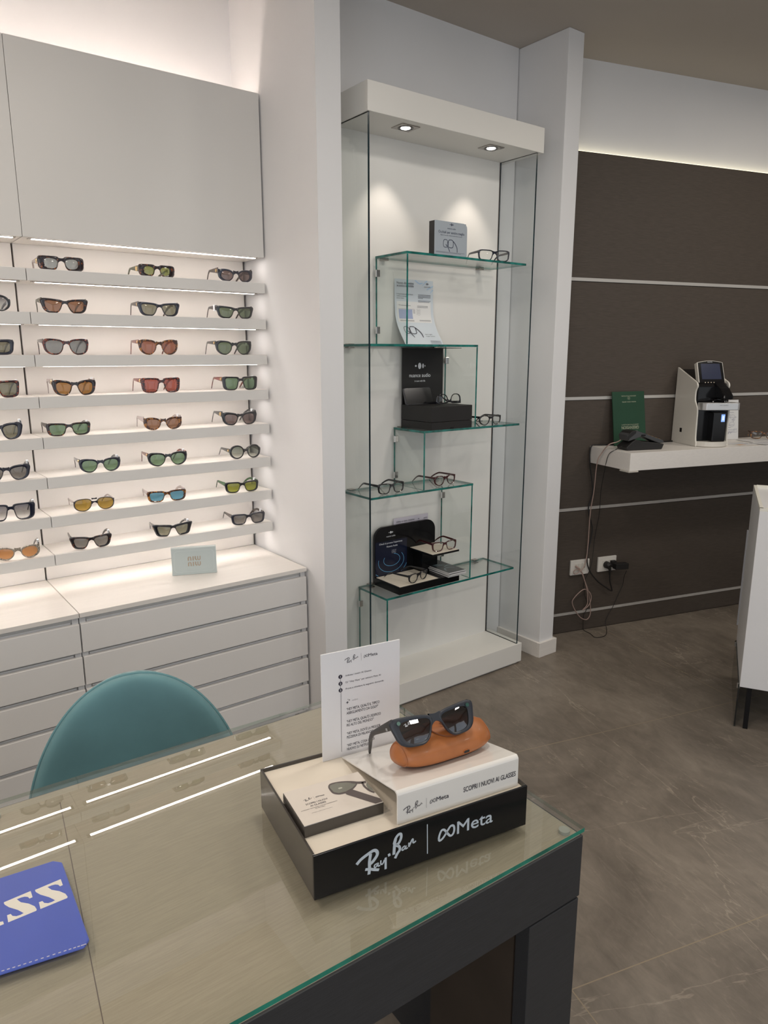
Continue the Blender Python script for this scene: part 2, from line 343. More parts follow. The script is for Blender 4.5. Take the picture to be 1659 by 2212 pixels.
def logo(mb, o, ex, ey, k, mi=0, thick=1.0):
    """the two-name logo; o = left end of the script at its baseline, k = scale against the big front"""
    o, ex, ey = map(Vector, (o, ex, ey))
    W_ = dict(Rtop=4.4, Rstem=4.2, Rleg=3.8, a=1.9, y1=2.0, y2=3.2, dot=4.0, Bstem=4.2, Btop=3.8, a2=1.9, n=2.2, bar=1.3, inf=3.2)
    for i, (key, P) in enumerate(LOGO.items()):
        ribbon(mb, [((x-0.067)*k, (z-0.012)*k) for x, z in P], W_[key]*0.001*k*thick, o+ex.cross(ey)*(0.00002*i), ex, ey, mi)
    text(mb, 'Meta', o+ex*((0.242-0.067)*k)+ey*((0.0285-0.012)*k), ex, ey, 0.0215*k, 0.068*k, weight=0.020*thick, mi=mi)

# ================================================================== THE ROOM
ZC = 2.873
struct(MB().box(-2.2, -3.7, -0.06, 6.9, 3.1, 0.0).build('floor', M_floor))
struct(MB().box(-2.2, -3.7, ZC, 6.9, 3.1, ZC+0.06).build('ceiling', M_ceil))
struct(MB().box(-2.2, 2.89, 0, 1.423, 2.95, ZC).build('wall_back', M_wall))
struct(MB().box(1.423, 2.265, 0, 1.524, 2.95, ZC).build('wall_middle', M_wall))
struct(MB().box(1.524, 2.552, 0, 2.70, 2.62, ZC).build('wall_niche', M_wall))
struct(MB().box(2.705, 2.268, 0, 2.806, 2.62, ZC).build('wall_end', M_wall, bevel=0.003))
struct(MB().box(-2.26, -3.7, 0, -2.2, -2.55, ZC).box(-2.26, -0.05, 0, -2.2, 2.95, ZC).box(-2.26, -2.55, 0, -2.2, -0.05, 0.4).box(-2.26, -2.55, 2.5, -2.2, -0.05, ZC).build('wall_left', M_wall))
wl = struct(MB().box(-2.235, -2.5, 0.45, -2.228, -0.1, 2.45).build('window_4', M_pane))  # unseen window added to account for the extra daylight from the left
MB().box(-2.25, -2.55, 0.4, -2.21, -2.5, 2.5).box(-2.25, -0.1, 0.4, -2.21, -0.05, 2.5).box(-2.25, -2.5, 0.4, -2.21, -0.1, 0.45).box(-2.25, -2.5, 2.45, -2.21, -0.1, 2.5).build('window_frame', M_char, wl)
struct(MB().box(6.8, -3.7, 0, 6.86, 1.5, ZC).build('wall_far_right', M_wall))
bb = MB()
bb.box(2.690, 2.254, 0, 2.8215, 2.268, 0.078).box(2.690, 2.268, 0, 2.705, 2.55, 0.078).box(2.806, 2.268, 0, 2.8215, 2.5, 0.078)
struct(bb.build('baseboard_end', M_oak, bevel=0.002))
# street front with three window openings, behind the camera
fw = MB(); xs = [-2.2, -1.9, 0.1, 0.5, 2.5, 2.9, 4.9, 6.86]
for i in (0, 2, 4, 6): fw.box(xs[i], -3.7, 0, xs[i+1], -3.6, ZC)
for i in (1, 3, 5): fw.box(xs[i], -3.7, 0, xs[i+1], -3.6, 0.2); fw.box(xs[i], -3.7, 2.5, xs[i+1], -3.6, ZC)
struct(fw.build('wall_front', M_wall))
for k, i in enumerate((1, 3, 5)):
    o = struct(MB().box(xs[i]+0.05, -3.66, 0.25, xs[i+1]-0.05, -3.652, 2.45).build('window_%d' % (k+1), M_pane))
    fr = MB(); a, b = xs[i], xs[i+1]
    fr.box(a, -3.68, 0.2, a+0.05, -3.63, 2.5).box(b-0.05, -3.68, 0.2, b, -3.63, 2.5).box(a, -3.68, 0.2, b, -3.63, 0.25).box(a, -3.68, 2.45, b, -3.63, 2.5)
    fr.build('window_frame', M_char, o)
# dark panelled wall, turned 15.6 degrees
WA = math.radians(-15.6); DW = Vector((math.cos(WA), math.sin(WA), 0)); NW = Vector((-math.sin(WA), math.cos(WA), 0)); P0 = Vector((2.998, 2.417, 0)); UZ = Vector((0, 0, 1))
def WP(s, d, z): return P0 + DW*s - NW*d + UZ*z     # along the wall, out from the wall, height
def wbox(mb, s0, s1, d0, d1, z0, z1, mi=0): return mb.hexa(WP(s0, d0, z0), DW*(s1-s0), -NW*(d1-d0), UZ*(z1-z0), mi)
struct(wbox(MB(), -0.215, 4.0, -0.11, -0.032, 0, ZC).build('wall_right', M_wall))
pz = [(0.004, 0.100), (0.119, 0.688), (0.708, 1.275), (1.295, 1.863), (1.883, 2.461)]
pm = MB()
for z0, z1 in pz: wbox(pm, -0.215, 4.0, -0.028, 0, z0, z1)
wbox(pm, -0.215, 4.0, -0.032, -0.012, 0, 2.44, 1)
struct(pm.build('wall_right_panelling', [M_brown, M_modesty], bevel=0.0008))
for k, (z0, z1) in enumerate(((0.103, 0.118), (0.6915, 0.7075), (1.2785, 1.2945), (1.8665, 1.8825))):
    struct(wbox(MB(), -0.215, 4.0, -0.01, 0.0015, z0, z1).build('trim_%d' % (k+1), M_strip))
cv = wbox(MB(), -0.2, 3.9, -0.026, -0.006, 2.461, 2.464).build('cove_light_strip', emis('cove_light', (1.0, 0.90, 0.62), 2.4))
tag(cv, 'warm light strip hidden along the top edge of the dark brown wall panelling', 'light strip')

# ================================================================== THE SUNGLASSES WALL
XU = ((-0.3145, 0.5483), (0.5507, 1.4145)); YF = 2.655
SZ = [1.7835-0.1381*i for i in range(8)]; ST = 0.0385
who = ('left', 'right')
for u, (xa, xb) in enumerate(XU):
    side = ('beside the white partition', 'at the left edge of the picture')[0 if u else 1]
    t = thing('display_shelving', ('wide unit of eight white shelves with light strips, ' + side), 'shelves', ((xa+xb)/2, 2.8, 0), group='wall of sunglasses shelving')
    MB().box(xa+0.002, 2.836, 0.6805, xb-0.002, 2.888, 1.8795).build('back_panel', M_panel, t)
    MB().box(xa-0.002, 2.850, 0.6805, xa+0.0015, 2.889, 1.8795).build('joint_strip', M_seam, t)
    if u: MB().box(xb-0.002, 2.837, 0.6805, xb+0.001, 2.884, 1.8795).build('joint_strip', M_seam, t)
    for z in SZ:
        sh = MB().box(xa, YF, z-ST, xb, YF+0.016, z, 1).box(xa, YF+0.016, z-ST+0.004, xb, 2.836, z, 0).build('shelf', [M_oak, M_lacF], t, bevel=0.0008)
        MB().box(xa+0.022, YF+0.042, z-ST-0.0005, xb-0.012, YF+0.066, z-ST+0.0045).build('light_channel', M_metal, sh)
        MB().box(xa+0.034, YF+0.047, z-ST-0.0010, xb-0.022, YF+0.0605, z-ST-0.0002).build('light_strip', M_led, sh)
    c = thing('wall_cabinet', 'plain grey-white flat upper cabinet door ' + ('above the right bank of sunglasses' if u else 'cut off by the left picture edge'), 'cabinet', ((xa+xb)/2, 2.8, 1.88), group='upper wall cabinets')
    MB().box(xa, YF+0.019, 1.880, xb, 2.886, 2.36).box(xb-0.012, YF+0.019, 2.36, xb, 2.886, 2.455).build('body', M_oak, c, bevel=0.0008)  # second box: hidden side lip added to stop uplight spilling into the gap
    MB().box(xa-0.0005, YF, 1.8795, xb+0.0005, YF+0.0185, 2.4645).build('door', M_lacF, c, bevel=0.001)
    MB().box(xa+0.02, YF+0.022, 1.8785, xb-0.014, YF+0.046, 1.8805).build('light_channel', M_metal, c)
    MB().box(xa+0.032, YF+0.027, 1.8775, xb-0.022, YF+0.041, 1.8786).build('light_strip', M_led, c)
    MB().box(xa+0.03, YF+0.035, 2.361, xb-0.01, YF+0.055, 2.366).build('light_strip', emis('uplight', (1.0, 0.86, 0.77), 26), c)
    d = thing('drawer_cabinet', 'low white cabinet of five long drawers ' + ('ending beside the white partition' if u else 'under the left bank of shelves'), 'cabinet', ((xa+xb)/2, 2.6, 0), group='low drawer cabinets')
    MB().box(xa+0.004, 2.410, 0.05, xb-0.004, 2.83, 0.664, 0).box(xa+0.03, 2.46, 0.0, xb-0.03, 2.80, 0.05, 1).build('carcass', [M_lacF, M_groove], d)
    MB().box(xa+0.0003, 2.400, 0.06, xa+0.020, 2.4105, 0.664).build('side_rail', M_groove, d); MB().box(xb-0.020, 2.400, 0.06, xb-0.0003, 2.4105, 0.664).build('side_rail', M_groove, d)
    MB().box(xa, 2.385, 0.664, xb, 2.835, 0.680).build('worktop', M_oak, d, bevel=0.001)
    for k in range(5):
        zt = 0.642-0.1163*k
        dr = MB().box(xa+0.001, 2.387, zt-0.1, xb-0.001, 2.405, zt).build('drawer', M_lac, d, bevel=0.0015)
        MB().box(xa+0.024, 2.405, zt-0.008, xb-0.024, 2.4095, zt+0.006).build('finger_pull', M_groove, dr)

# ================================================================== SUNGLASSES
def outline(side, a, b, n, taper, lift, flare, c, cx, N=36, n_low=None, nose=0.0):
    P = []
    for k in range(N):
        t = 2*PI*k/N; cs, sn = math.cos(t), math.sin(t)
        e = n if sn >= 0 else (n_low or n)
        o = a*math.copysign(abs(cs)**(2/e), cs); z = b*math.copysign(abs(sn)**(2/e), sn)
        q = z/b
        o2 = o*(1+taper*q) + flare*max(0, o/a)*max(0, q)
        if o < 0: o2 += nose*a*(-o/a)*(1-q)*0.5
        z2 = z + lift*(o/a)*(0.35+0.65*max(0, q))
        P.append((side*(cx+o2), c+z2))
    return P
def glasses(name, label, cat, group, loc, yaw, w, h, st, fm, tm, lm, rotx=0.0, emblem=None, secure=0, roty=0.0, tip=None, flat=False, rot=None):
    """w total width, h front height, st style dict"""
    g = dict(n=3.2, n_low=2.6, taper=0.05, lift=0.002, flare=0.0, tt=0.006, tb=0.004, to=0.010, ti=0.003, gap=0.018, on=None, olift=None, oflare=0.0, hz=0.80, th=0.012, tw=0.0034, L=0.142, double=False, cat_=0.0, depth=0.004, bridge=0.76, tth=0.008, mid=False, bh=0.009, nose=0.24)
    g.update(st); g['gap'] -= 0.005
    if name == 'sunglasses' and g['th'] < 0.02 and not g['double']: g['th'] *= 1.3; g['tth'] *= 1.1
    t = thing(name, label, cat, loc, rot if rot else (rotx, roty, yaw), group)
    rx = (w/2 - g['gap']/2 - g['ti'] - g['to'])/2; cx = g['gap']/2+g['ti']+rx; ry = (h-g['tt']-g['tb'])/2; cz = g['tb']+ry
    lift_o = g['olift'] if g['olift'] is not None else g['lift']; n_o = g['on'] or g['n']
    k_wrap = 1.3 if not flat else 0.6
    def yw(x): return k_wrap*x*x
    F = MB(); lens = []
    for side in (-1, 1):
        I = outline(side, rx, ry, g['n'], g['taper'], g['lift'], g['flare'], cz, cx, n_low=g['n_low'], nose=g['nose'])
        O = outline(side, rx+(g['to']+g['ti'])/2, h/2, n_o, g['taper'], lift_o, g['oflare'], h/2, cx+(g['to']-g['ti'])/2, n_low=g.get('on_low') or g['n_low'], nose=g['nose']*0.9)
        # keep the foot of the rim on z=0
        N = len(I); mix = lambda f: [(I[i][0]*(1-f)+O[i][0]*f, I[i][1]*(1-f)+O[i][1]*f) for i in range(N)]
        D = g['depth']
        rings = [(I, D), (I, 0.0006), (mix(0.5), -0.0008), (mix(0.9), 0.0), (O, 0.0014), (O, D), (I, D)]
        V = []; n_ = len(rings)
        for R_, y in rings: V += [(x, y+yw(x), z) for x, z in R_]
        Fc = []
        for r in range(n_-1):
            for i in range(N):
                j = (i+1) % N; f = (r*N+i, r*N+j, (r+1)*N+j, (r+1)*N+i); Fc.append(f if side == 1 else f[::-1])
        F.add(V, Fc, 0, True)
        lens.append([(x, z) for x, z in I])
        # end piece joining front and temple
        xo = w/2; hz = h*g['hz']+(lift_o*0.8); eh = min(g['th']*0.5, 0.0055)
        F.hexa((side*(xo-0.007), yw(xo-.004)+0.0004, hz-eh), (side*0.007, 0, 0), (0, D+0.004, 0), (0, 0, 2*eh))
    # bridge
    zb = h*g['bridge']; xb = g['gap']/2+g['ti']*0.9
    def bridge(zb_, bh, sag):
        V = []; K = 10
        for k in range(K+1):
            x = -xb + 2*xb*k/K; q = (x/xb)**2
            zt = zb_+bh/2+0.002*q; zl = zb_-bh/2-sag*q
            V += [(x, 0.0002, zl), (x, 0.0002, zt), (x, g['depth'], zt), (x, g['depth'], zl)]
        Fc = []
        for k in range(K):
            for i in range(4): Fc.append((k*4+i, (k+1)*4+i, (k+1)*4+(i+1) % 4, k*4+(i+1) % 4))
        F.add(V, Fc, 0, True)
    bridge(zb, g['bh'], 0.006)
    if g['double']: bridge(h*0.95, 0.0035, 0.001)
    F.build('frame_front', fm, t, local=True, angle=50, recalc=True)
    for side, P in zip((-1, 1), lens):
        cxm = sum(p[0] for p in P)/len(P); czm = sum(p[1] for p in P)/len(P); N = len(P); V = []; Fc = []
        for r, f in enumerate((1.01, 0.7, 0.35)):
            V += [(cxm+(x-cxm)*f, 0.0016+yw(cxm+(x-cxm)*f)-0.0016*(1-f*f), czm+(z-czm)*f) for x, z in P]
        V.append((cxm, yw(cxm), czm)); c_ = len(V)-1
        for r in range(2):
            for i in range(N):
                j = (i+1) % N; f = (r*N+i, r*N+j, (r+1)*N+j, (r+1)*N+i); Fc.append(f if side == 1 else f[::-1])
        for i in range(N):
            j = (i+1) % N; f = (2*N+i, 2*N+j, c_); Fc.append(f if side == 1 else f[::-1])
        MB().add(V, Fc, 0, True).build('lens', lm, t, local=True)
    tipz = g['tth']/2 if tip is None else tip
    for side in (-1, 1):
        T = MB(); L = g['L']; xo = w/2-g['tw']/2; hz = h*g['hz']+(lift_o*0.8); rings = []; y0 = yw(xo)+g['depth']+0.001
        K = 14
        for k in range(K+1):
            q = k/K; y = y0+L*q
            bend = max(0, (q-0.62)/0.38); z = hz-(hz-tipz)*(bend**1.5)-g.get('slope', 0)*q*(1-bend)
            th = g['th']*(1-min(1, q/0.5)) + g['tth']*min(1, q/0.5) if g['th'] > 0.015 else g['th']+(g['tth']-g['th'])*q
            if k == K: th *= 0.6
            x = side*(xo+0.002*math.sin(PI*min(1, q*1.2))-0.010*bend)
            a = g['tw']/2*(1.0 if q < .9 else .8); b = th/2; dz = (g['th']/2-b)*(1 if g['th'] > 0.015 and q < 0.6 else 0)
            rings.append([Vector((x+u_*a, y, z+dz*0.6+v_*b)) for u_, v_ in ((-1, -.7), (-.6, -1), (.6, -1), (1, -.7), (1, .7), (.6, 1), (-.6, 1), (-1, .7))])
        T.loft(rings)
        to = T.build('temple', tm, t, local=True, angle=50, recalc=True)
        if emblem:
            e = MB(); r = emblem[1]; mi = emblem[0]; xx = side*(xo+0.0012*1+g['tw']/2)
            e.disc((xx-side*0.0006, y0+0.004+r*1.1, hz), (side, 0, 0), r, 0.0013, 18, ry=r*0.8)
            e.build('emblem', mi, to, local=True, recalc=True)
        if secure and (secure == 2 or (secure == 1 and side == 1) or (secure == -1 and side == -1)):
            sm_ = MB(); yy = y0+(0.030 if side == 1 else 0.018); hh = g['th']*0.42+0.003
            sm_.box(side*xo-0.0034, yy, hz-hh, side*xo+0.0034, yy+(0.010 if side == 1 else 0.016), hz+hh+0.001)
            sm_.build('price_tag', M_white, to, local=True, bevel=0.0006)
    return t

TORT = tortoise('dark_tortoiseshell', (0.014, 0.007, 0.009), (0.30, 0.085, 0.02), 0.57)
TORTR = tortoise('red_tortoiseshell', (0.030, 0.010, 0.014), (0.30, 0.055, 0.02), 0.50, 160)
TORTB = tortoise('brown_tortoiseshell', (0.05, 0.018, 0.010), (0.42, 0.17, 0.03), 0.50, 110)
REDM = mat('red_acetate', (0.42, 0.03, 0.04), 0.15, coat=0.5)
STRIPE = mat('green_and_red_banded_acetate', (0.34, 0.05, 0.03), 0.2, coat=0.5, scale=14, col2=(0.03, 0.035, 0.04), stretch=(0.01, 0.01, 14))
OLIVET = mat('olive_grey_acetate', (0.10, 0.105, 0.075), 0.25)
GREENT = mat('dark_green_acetate', (0.05, 0.11, 0.05), 0.25)
GREYT = mat('grey_brown_acetate', (0.085, 0.070, 0.065), 0.25)
CLEART = mat('pale_translucent_acetate', (0.42, 0.36, 0.35), 0.2)
BORD = mat('burgundy_acetate', (0.055, 0.010, 0.012), 0.12, coat=0.7)
STUD = mat('studded_acetate', (0.55, 0.48, 0.40), 0.2, coat=0.5, scale=420, col2=(0.012, 0.010, 0.012))
def LM(name, c): return glass_mat('lens_'+name, c, 1.5, boost=1.7, diffuse=tuple(min(1, x*1.0) for x in c), dmix=0.30)
L_grey = LM('grey', (0.30, 0.31, 0.31)); L_silver = LM('silver_grey', (0.40, 0.43, 0.43)); L_green = LM('olive_green', (0.31, 0.34, 0.13)); L_brown = LM('warm_brown', (0.34, 0.19, 0.12))
L_mauve = LM('mauve_brown', (0.24, 0.18, 0.17)); L_khaki = LM('khaki_grey', (0.28, 0.27, 0.20)); L_g15 = LM('bottle_green', (0.20, 0.25, 0.17)); L_rust = LM('rust_brown', (0.36, 0.16, 0.11)); L_red = LM('brick_red', (0.43, 0.13, 0.10))
L_amber = LM('amber_brown', (0.42, 0.22, 0.07)); L_leaf = LM('leaf_green', (0.21, 0.32, 0.20)); L_gold = LM('golden_amber', (0.45, 0.30, 0.07)); L_blue = LM('sky_blue', (0.13, 0.33, 0.45)); L_lime = LM('lime_green', (0.34, 0.36, 0.06)); L_orange = LM('orange_brown', (0.62, 0.31, 0.13)); L_warmgrey = LM('warm_grey', (0.24, 0.225, 0.21))
L_gradg = lens_grad('lens_grey_fading_to_clear', (0.18, 0.17, 0.19), (0.80, 0.80, 0.78), 0.05)
L_gradgr = lens_grad('lens_green_fading_to_clear', (0.16, 0.20, 0.15), (0.70, 0.72, 0.66), 0.055)
L_clear = glass_mat('clear_lens', (0.95, 0.95, 0.93), 1.5, boost=1.6)
slim = dict(n=2.5, n_low=2.4, on=5.5, on_low=3.6, to=0.019, ti=0.004, tt=0.0075, tb=0.0055, th=0.022, tth=0.007, taper=0.03, olift=0.0, oflare=0.0, tw=0.005, hz=0.62)
cat_ = dict(n=3.6, n_low=3.2, taper=0.17, lift=0.003, on=4.5, olift=0.0035, oflare=0.004, tt=0.007, tb=0.005, to=0.011, ti=0.004, th=0.015)
ovalcat = dict(n=2.2, n_low=2.1, taper=0.03, lift=0.003, to=0.012, ti=0.004, on=2.5, oflare=0.003, tt=0.007, tb=0.005, th=0.017)
way = dict(n=2.9, n_low=2.5, taper=0.10, lift=0.002, on=3.2, olift=0.003, oflare=0.003, tt=0.006, tb=0.0045, to=0.008, ti=0.0035, th=0.012)
soft = dict(n=2.5, n_low=2.1, taper=0.07, lift=0.002, on=2.9, oflare=0.004, olift=0.003, tt=0.0065, tb=0.004, to=0.009, ti=0.0035, th=0.012)
bigsq = dict(n=5, n_low=3.6, taper=0.07, lift=0.001, on=6, oflare=0.001, tt=0.006, tb=0.005, to=0.012, ti=0.0045, th=0.014)
butter = dict(n=2.6, n_low=2.8, taper=0.14, lift=0.0035, on=3.0, olift=0.005, oflare=0.004, tt=0.0085, tb=0.005, to=0.011, ti=0.004, th=0.018)
rect = dict(n=4, n_low=3.2, taper=0.08, lift=0.001, on=4.5, oflare=0.002, tt=0.006, tb=0.0045, to=0.009, ti=0.004, th=0.013)
sharp = dict(n=6, n_low=4.5, taper=0.20, lift=0.004, on=7, olift=0.004, oflare=0.004, tt=0.009, tb=0.005, to=0.014, ti=0.004, th=0.028, tth=0.008, tw=0.005, hz=0.66)
rnd = dict(nose=0.05, n=2.1, n_low=2.0, taper=0.0, lift=0.0, on=2.1, tt=0.006, tb=0.005, to=0.008, ti=0.004, th=0.013, hz=0.62, bridge=0.62)
avi = dict(n=2.7, n_low=2.2, taper=0.05, lift=-0.001, on=2.7, tt=0.003, tb=0.0028, to=0.004, ti=0.0025, th=0.006, tth=0.005, double=True, bridge=0.70, bh=0.004, hz=0.78)
G8, G6, G5 = (M_gold, 0.0095), (M_gold, 0.0070), (M_gold, 0.0055)
SG = [ # row, x, w, h, style, frame, temple, lens, emblem, tag, yaw, label
(1, .666, .145, .046, slim, TORT, CLEART, L_silver, G8, 1, -2, 'slim dark tortoiseshell sunglasses with silver-grey oval lenses and a large gold temple disc'),
(1, .993, .134, .042, slim, TORT, OLIVET, L_green, G8, 1, 2, 'slim tortoiseshell sunglasses with olive-green lenses and a gold disc on olive temples'),
(1, 1.303, .142, .046, ovalcat, M_navyb, GREYT, L_mauve, G6, 0, -2, 'black oval cat-eye sunglasses with mauve-brown lenses on the top shelf'),
(2, .665, .144, .047, cat_, TORT, OLIVET, L_brown, G6, 1, -2, 'dark tortoiseshell cat-eye sunglasses with warm brown lenses, second shelf'),
(2, .992, .147, .048, cat_, M_navyb, GREYT, L_khaki, G6, 1, -2, 'navy-black cat-eye sunglasses with khaki-grey lenses and a gold temple mark'),
(2, 1.295, .146, .046, dict(cat_, to=.009), M_black, TORT, L_g15, None, -1, -3, 'black cat-eye sunglasses with a white price tag wrapped round the near temple'),
(3, .658, .145, .054, way, TORTR, TORT, L_grey, None, 1, -2, 'red tortoiseshell square sunglasses with plain grey lenses, third shelf'),
(3, .981, .144, .055, soft, TORTB, STRIPE, L_rust, G5, 1, -2, 'brown tortoiseshell rounded sunglasses with rust-brown lenses and a red temple tip'),
(3, 1.283, .148, .054, soft, M_black, M_black, L_g15, G5, 1, -3, 'black rounded sunglasses with bottle-green lenses, right end of the third shelf'),
(4, .673, .140, .053, butter, TORT, CLEART, L_amber, G8, 1, -2, 'dark butterfly sunglasses with amber-brown lenses, fourth shelf'),
(4, .981, .145, .055, bigsq, TORTR, STRIPE, L_red, G6, 1, -1, 'large square dark red tortoiseshell sunglasses with brick-red lenses'),
(4, 1.304, .148, .054, bigsq, M_black, STRIPE, L_leaf, G6, 1, -2, 'large square black sunglasses with green lenses and red striped temples'),
(5, .642, .143, .045, rect, TORT, GREYT, L_leaf, None, 1, -2, 'rectangular tortoiseshell sunglasses with leaf-green lenses, fifth shelf'),
(5, .979, .143, .047, dict(ovalcat, n=2.6), TORTB, CLEART, L_brown, None, 1, -4, 'brown tortoiseshell cat-eye sunglasses with brown lenses and pale temples, fifth shelf'),
(5, 1.295, .146, .051, butter, M_black, M_black, L_mauve, G8, 1, -3, 'chunky black butterfly sunglasses with mauve lenses and a round gold temple emblem'),
(6, .737, .141, .050, soft, M_navyb, M_navyb, L_leaf, G5, 1, -4, 'black rounded sunglasses with green lenses and a small gold temple mark, sixth shelf'),
(6, .988, .148, .052, soft, M_black, STRIPE, L_leaf, G5, 1, -5, 'black rounded sunglasses with green lenses and red striped temples, sixth shelf'),
(6, 1.313, .134, .056, rnd, M_black, M_black, L_gradgr, G5, 0, -3, 'oversized round black sunglasses with green lenses fading to clear'),
(7, .705, .141, .046, avi, M_navyb, CLEART, L_gold, None, 0, -3, 'thin black double-bridge aviator sunglasses with golden amber lenses'),
(7, .975, .145, .043, rect, TORTB, CLEART, L_blue, None, 0, -8, 'tortoiseshell rectangular sunglasses with sky-blue lenses'),
(7, 1.292, .142, .045, rect, M_black, GREENT, L_lime, None, 1, -5, 'black rectangular sunglasses with lime-green lenses and green temples'),
(8, .682, .136, .046, cat_, TORT, GREYT, L_warmgrey, None, 1, -8, 'thin dark cat-eye sunglasses with warm grey lenses on the bottom shelf'),
(8, .990, .140, .047, sharp, M_black, M_black, L_khaki, G8, 1, -8, 'angular flared black sunglasses with thick temples and a pale gold logo, bottom shelf'),
(8, 1.315, .144, .046, rect, M_navyb, GREYT, L_warmgrey, None, 1, -6, 'black rectangular sunglasses with grey-brown temples, right end of the bottom shelf'),
(1, .409, .144, .046, ovalcat, M_black, GREYT, L_brown, None, 0, -2, 'sunglasses cut off by the left picture edge on the top shelf'),
(2, .425, .146, .052, dict(rnd, hz=.6), M_black, M_black, L_gradg, None, 1, -2, 'black round sunglasses with lilac-grey gradient lenses at the left picture edge'),
(3, .420, .148, .050, dict(rect, n=3.4, to=.011, ti=.006, tt=.009, tb=.008), M_navyb, M_black, L_khaki, None, 0, -2, 'thick black rounded-rectangle sunglasses half seen at the left picture edge'),
(4, .424, .146, .056, dict(bigsq, n=4, to=.008, tt=.007, tb=.007), TORTR, M_black, L_khaki, None, 1, -2, 'tortoiseshell square sunglasses with khaki lenses half seen at the left picture edge'),
(5, .420, .144, .056, dict(butter, to=.014, ti=.006), M_navyb, M_black, L_khaki, None, 1, -4, 'chunky navy butterfly sunglasses half seen at the left picture edge, fifth shelf'),
(6, .430, .144, .052, butter, M_navyb, M_black, L_warmgrey, None, 1, -5, 'navy-black sunglasses with grey lenses half seen at the left edge, sixth shelf'),
(7, .430, .150, .058, dict(bigsq, to=.016), M_navyb, M_navyb, L_gradg, None, 1, -6, 'big navy square sunglasses with grey lenses fading to clear, seventh shelf'),
(8, .437, .140, .046, dict(ovalcat, tt=.005, tb=.005, to=.008), STUD, M_black, L_orange, None, 1, -7, 'studded oval sunglasses with orange-brown lenses at the left of the bottom shelf'),
]
for (row, x, w_, h_, st, fm, tm, lm, em, sec, yw_, lab) in SG:
    glasses('sunglasses', lab, 'sunglasses', 'sunglasses on the lit wall shelves', (x, YF+0.020, SZ[row-1]+0.0004), math.radians(yw_), w_, h_, st, fm, tm, lm, emblem=em, secure=sec)

# ================================================================== PALE BLUE NAME BLOCK ON THE COUNTER
M_pblue = mat('pale_blue_box', (0.53, 0.60, 0.60), 0.4)
nb = thing('name_block', 'pale grey-blue box with metallic lettering standing on the white worktop', 'sign block', (0.946, 2.597, 0.680), (0, 0, math.radians(-21.3)))
MB().box(0, 0, 0.0002, 0.167, 0.024, 0.107).build('block', M_pblue, nb, local=True, bevel=0.0015)
rr = []
def rrect(x0, z0, x1, z1, r, n=6):
    P = []
    for cx_, cz_, a0 in ((x1-r, z0+r, -90), (x1-r, z1-r, 0), (x0+r, z1-r, 90), (x0+r, z0+r, 180)):
        for k in range(n+1): a = math.radians(a0+90*k/n); P.append((cx_+r*math.cos(a), cz_+r*math.sin(a)))
    return P
RR = rrect(0.010, 0.012, 0.157, 0.095, 0.012)
mb = MB(); ribbon(mb, RR+[RR[0]], 0.0008, (0, -0.0004, 0), (1, 0, 0), (0, 0, 1), sm=False); mb.build('engraved_border', mat('pale_blue_line', (0.66, 0.72, 0.72), 0.3), nb, local=True)
mb = MB(); o_ = (0, -0.0006, 0); ex, ez = (1, 0, 0), (0, 0, 1)
for zz in (0.056, 0.034):
    x0 = 0.060; H_ = 0.0165; wd = 0.0042
    ribbon(mb, [(x0+.002, zz), (x0+.002, zz+.010), (x0+.0045, zz+H_-.001)], wd, o_, ex, ez)            # M as two arches
    ribbon(mb, [(x0+.0075, zz+H_-.001), (x0+.011, zz+.011), (x0+.0115, zz)], wd, o_, ex, ez)
    ribbon(mb, [(x0+.0200, zz), (x0+.0200, zz+H_)], wd, o_, ex, ez, sm=False)
    ribbon(mb, [(x0+.0285, zz+H_), (x0+.0285, zz+.006), (x0+.034, zz+.0012)], wd, o_, ex, ez)
    ribbon(mb, [(x0+.0370, zz+H_), (x0+.0372, zz+.005), (x0+.0415, zz+.0015), (x0+.0458, zz+.005), (x0+.046, zz+H_)], wd*.8, o_, ex, ez)
mb.build('lettering', mat('champagne_foil', (0.50, 0.41, 0.32), 0.35, metal=0.3), nb, local=True)

# ================================================================== GLASS DISPLAY CASE
CL, CR, CY0, CY1 = 1.648, 2.552, 2.280, 2.495
case = thing('display_case', 'tall narrow glass display case with cream top and base in the white niche', 'display case', (2.11, 2.4, 0))
MB().box(1.645, 2.273, 0.010, 2.577, 2.515, 0.106).box(1.66, 2.285, 0, 2.56, 2.5, 0.010).build('base', M_case, case, bevel=0.0015)
MB().box(1.643, 2.272, 2.3565, 2.580, 2.530, 2.457).build('top_box', M_case, case, bevel=0.0012)
MB().box(CL+0.008, CY1, 0.106, CR-0.008, CY1+0.018, 2.3565).build('back_panel', mat('case_back_panel', (0.83, 0.82, 0.79), 0.5), case)
MB().box(CR-0.0105, CY1-0.002, 0.106, CR-0.0085, CY1+0.001, 2.3565).build('seal_strip', M_seam, case)
def pane(x0, y0, z0, x1, y1, z1, ax, name, parent, em, pm=M_pane):
    """glass sheet, thin along axis ax; large faces clear, cut edges green"""
    # hexa face order: bottom, top, -y, +x, +y, -x
    k = {'x': [1, 1, 1, 0, 1, 0], 'z': [0, 0, 1, 1, 1, 1]}[ax]
    return MB().box(x0, y0, z0, x1, y1, z1, k).build(name, [pm, em], parent)
pane(CL, CY0, 0.106, CL+0.008, CY1, 2.3565, 'x', 'side_pane', case, M_edgeD, M_paneS)
pane(CR-0.008, CY0, 0.106, CR, CY1, 2.3565, 'x', 'side_pane', case, M_edgeD, M_paneS)
TG = 0.009
SH = [(1.832, 2.506, 1.899), (CL+0.010, 2.226, 1.549), (1.929, 2.503, 1.199), (CL+0.010, 2.219, 0.949), (1.736, 2.503, 0.510)]
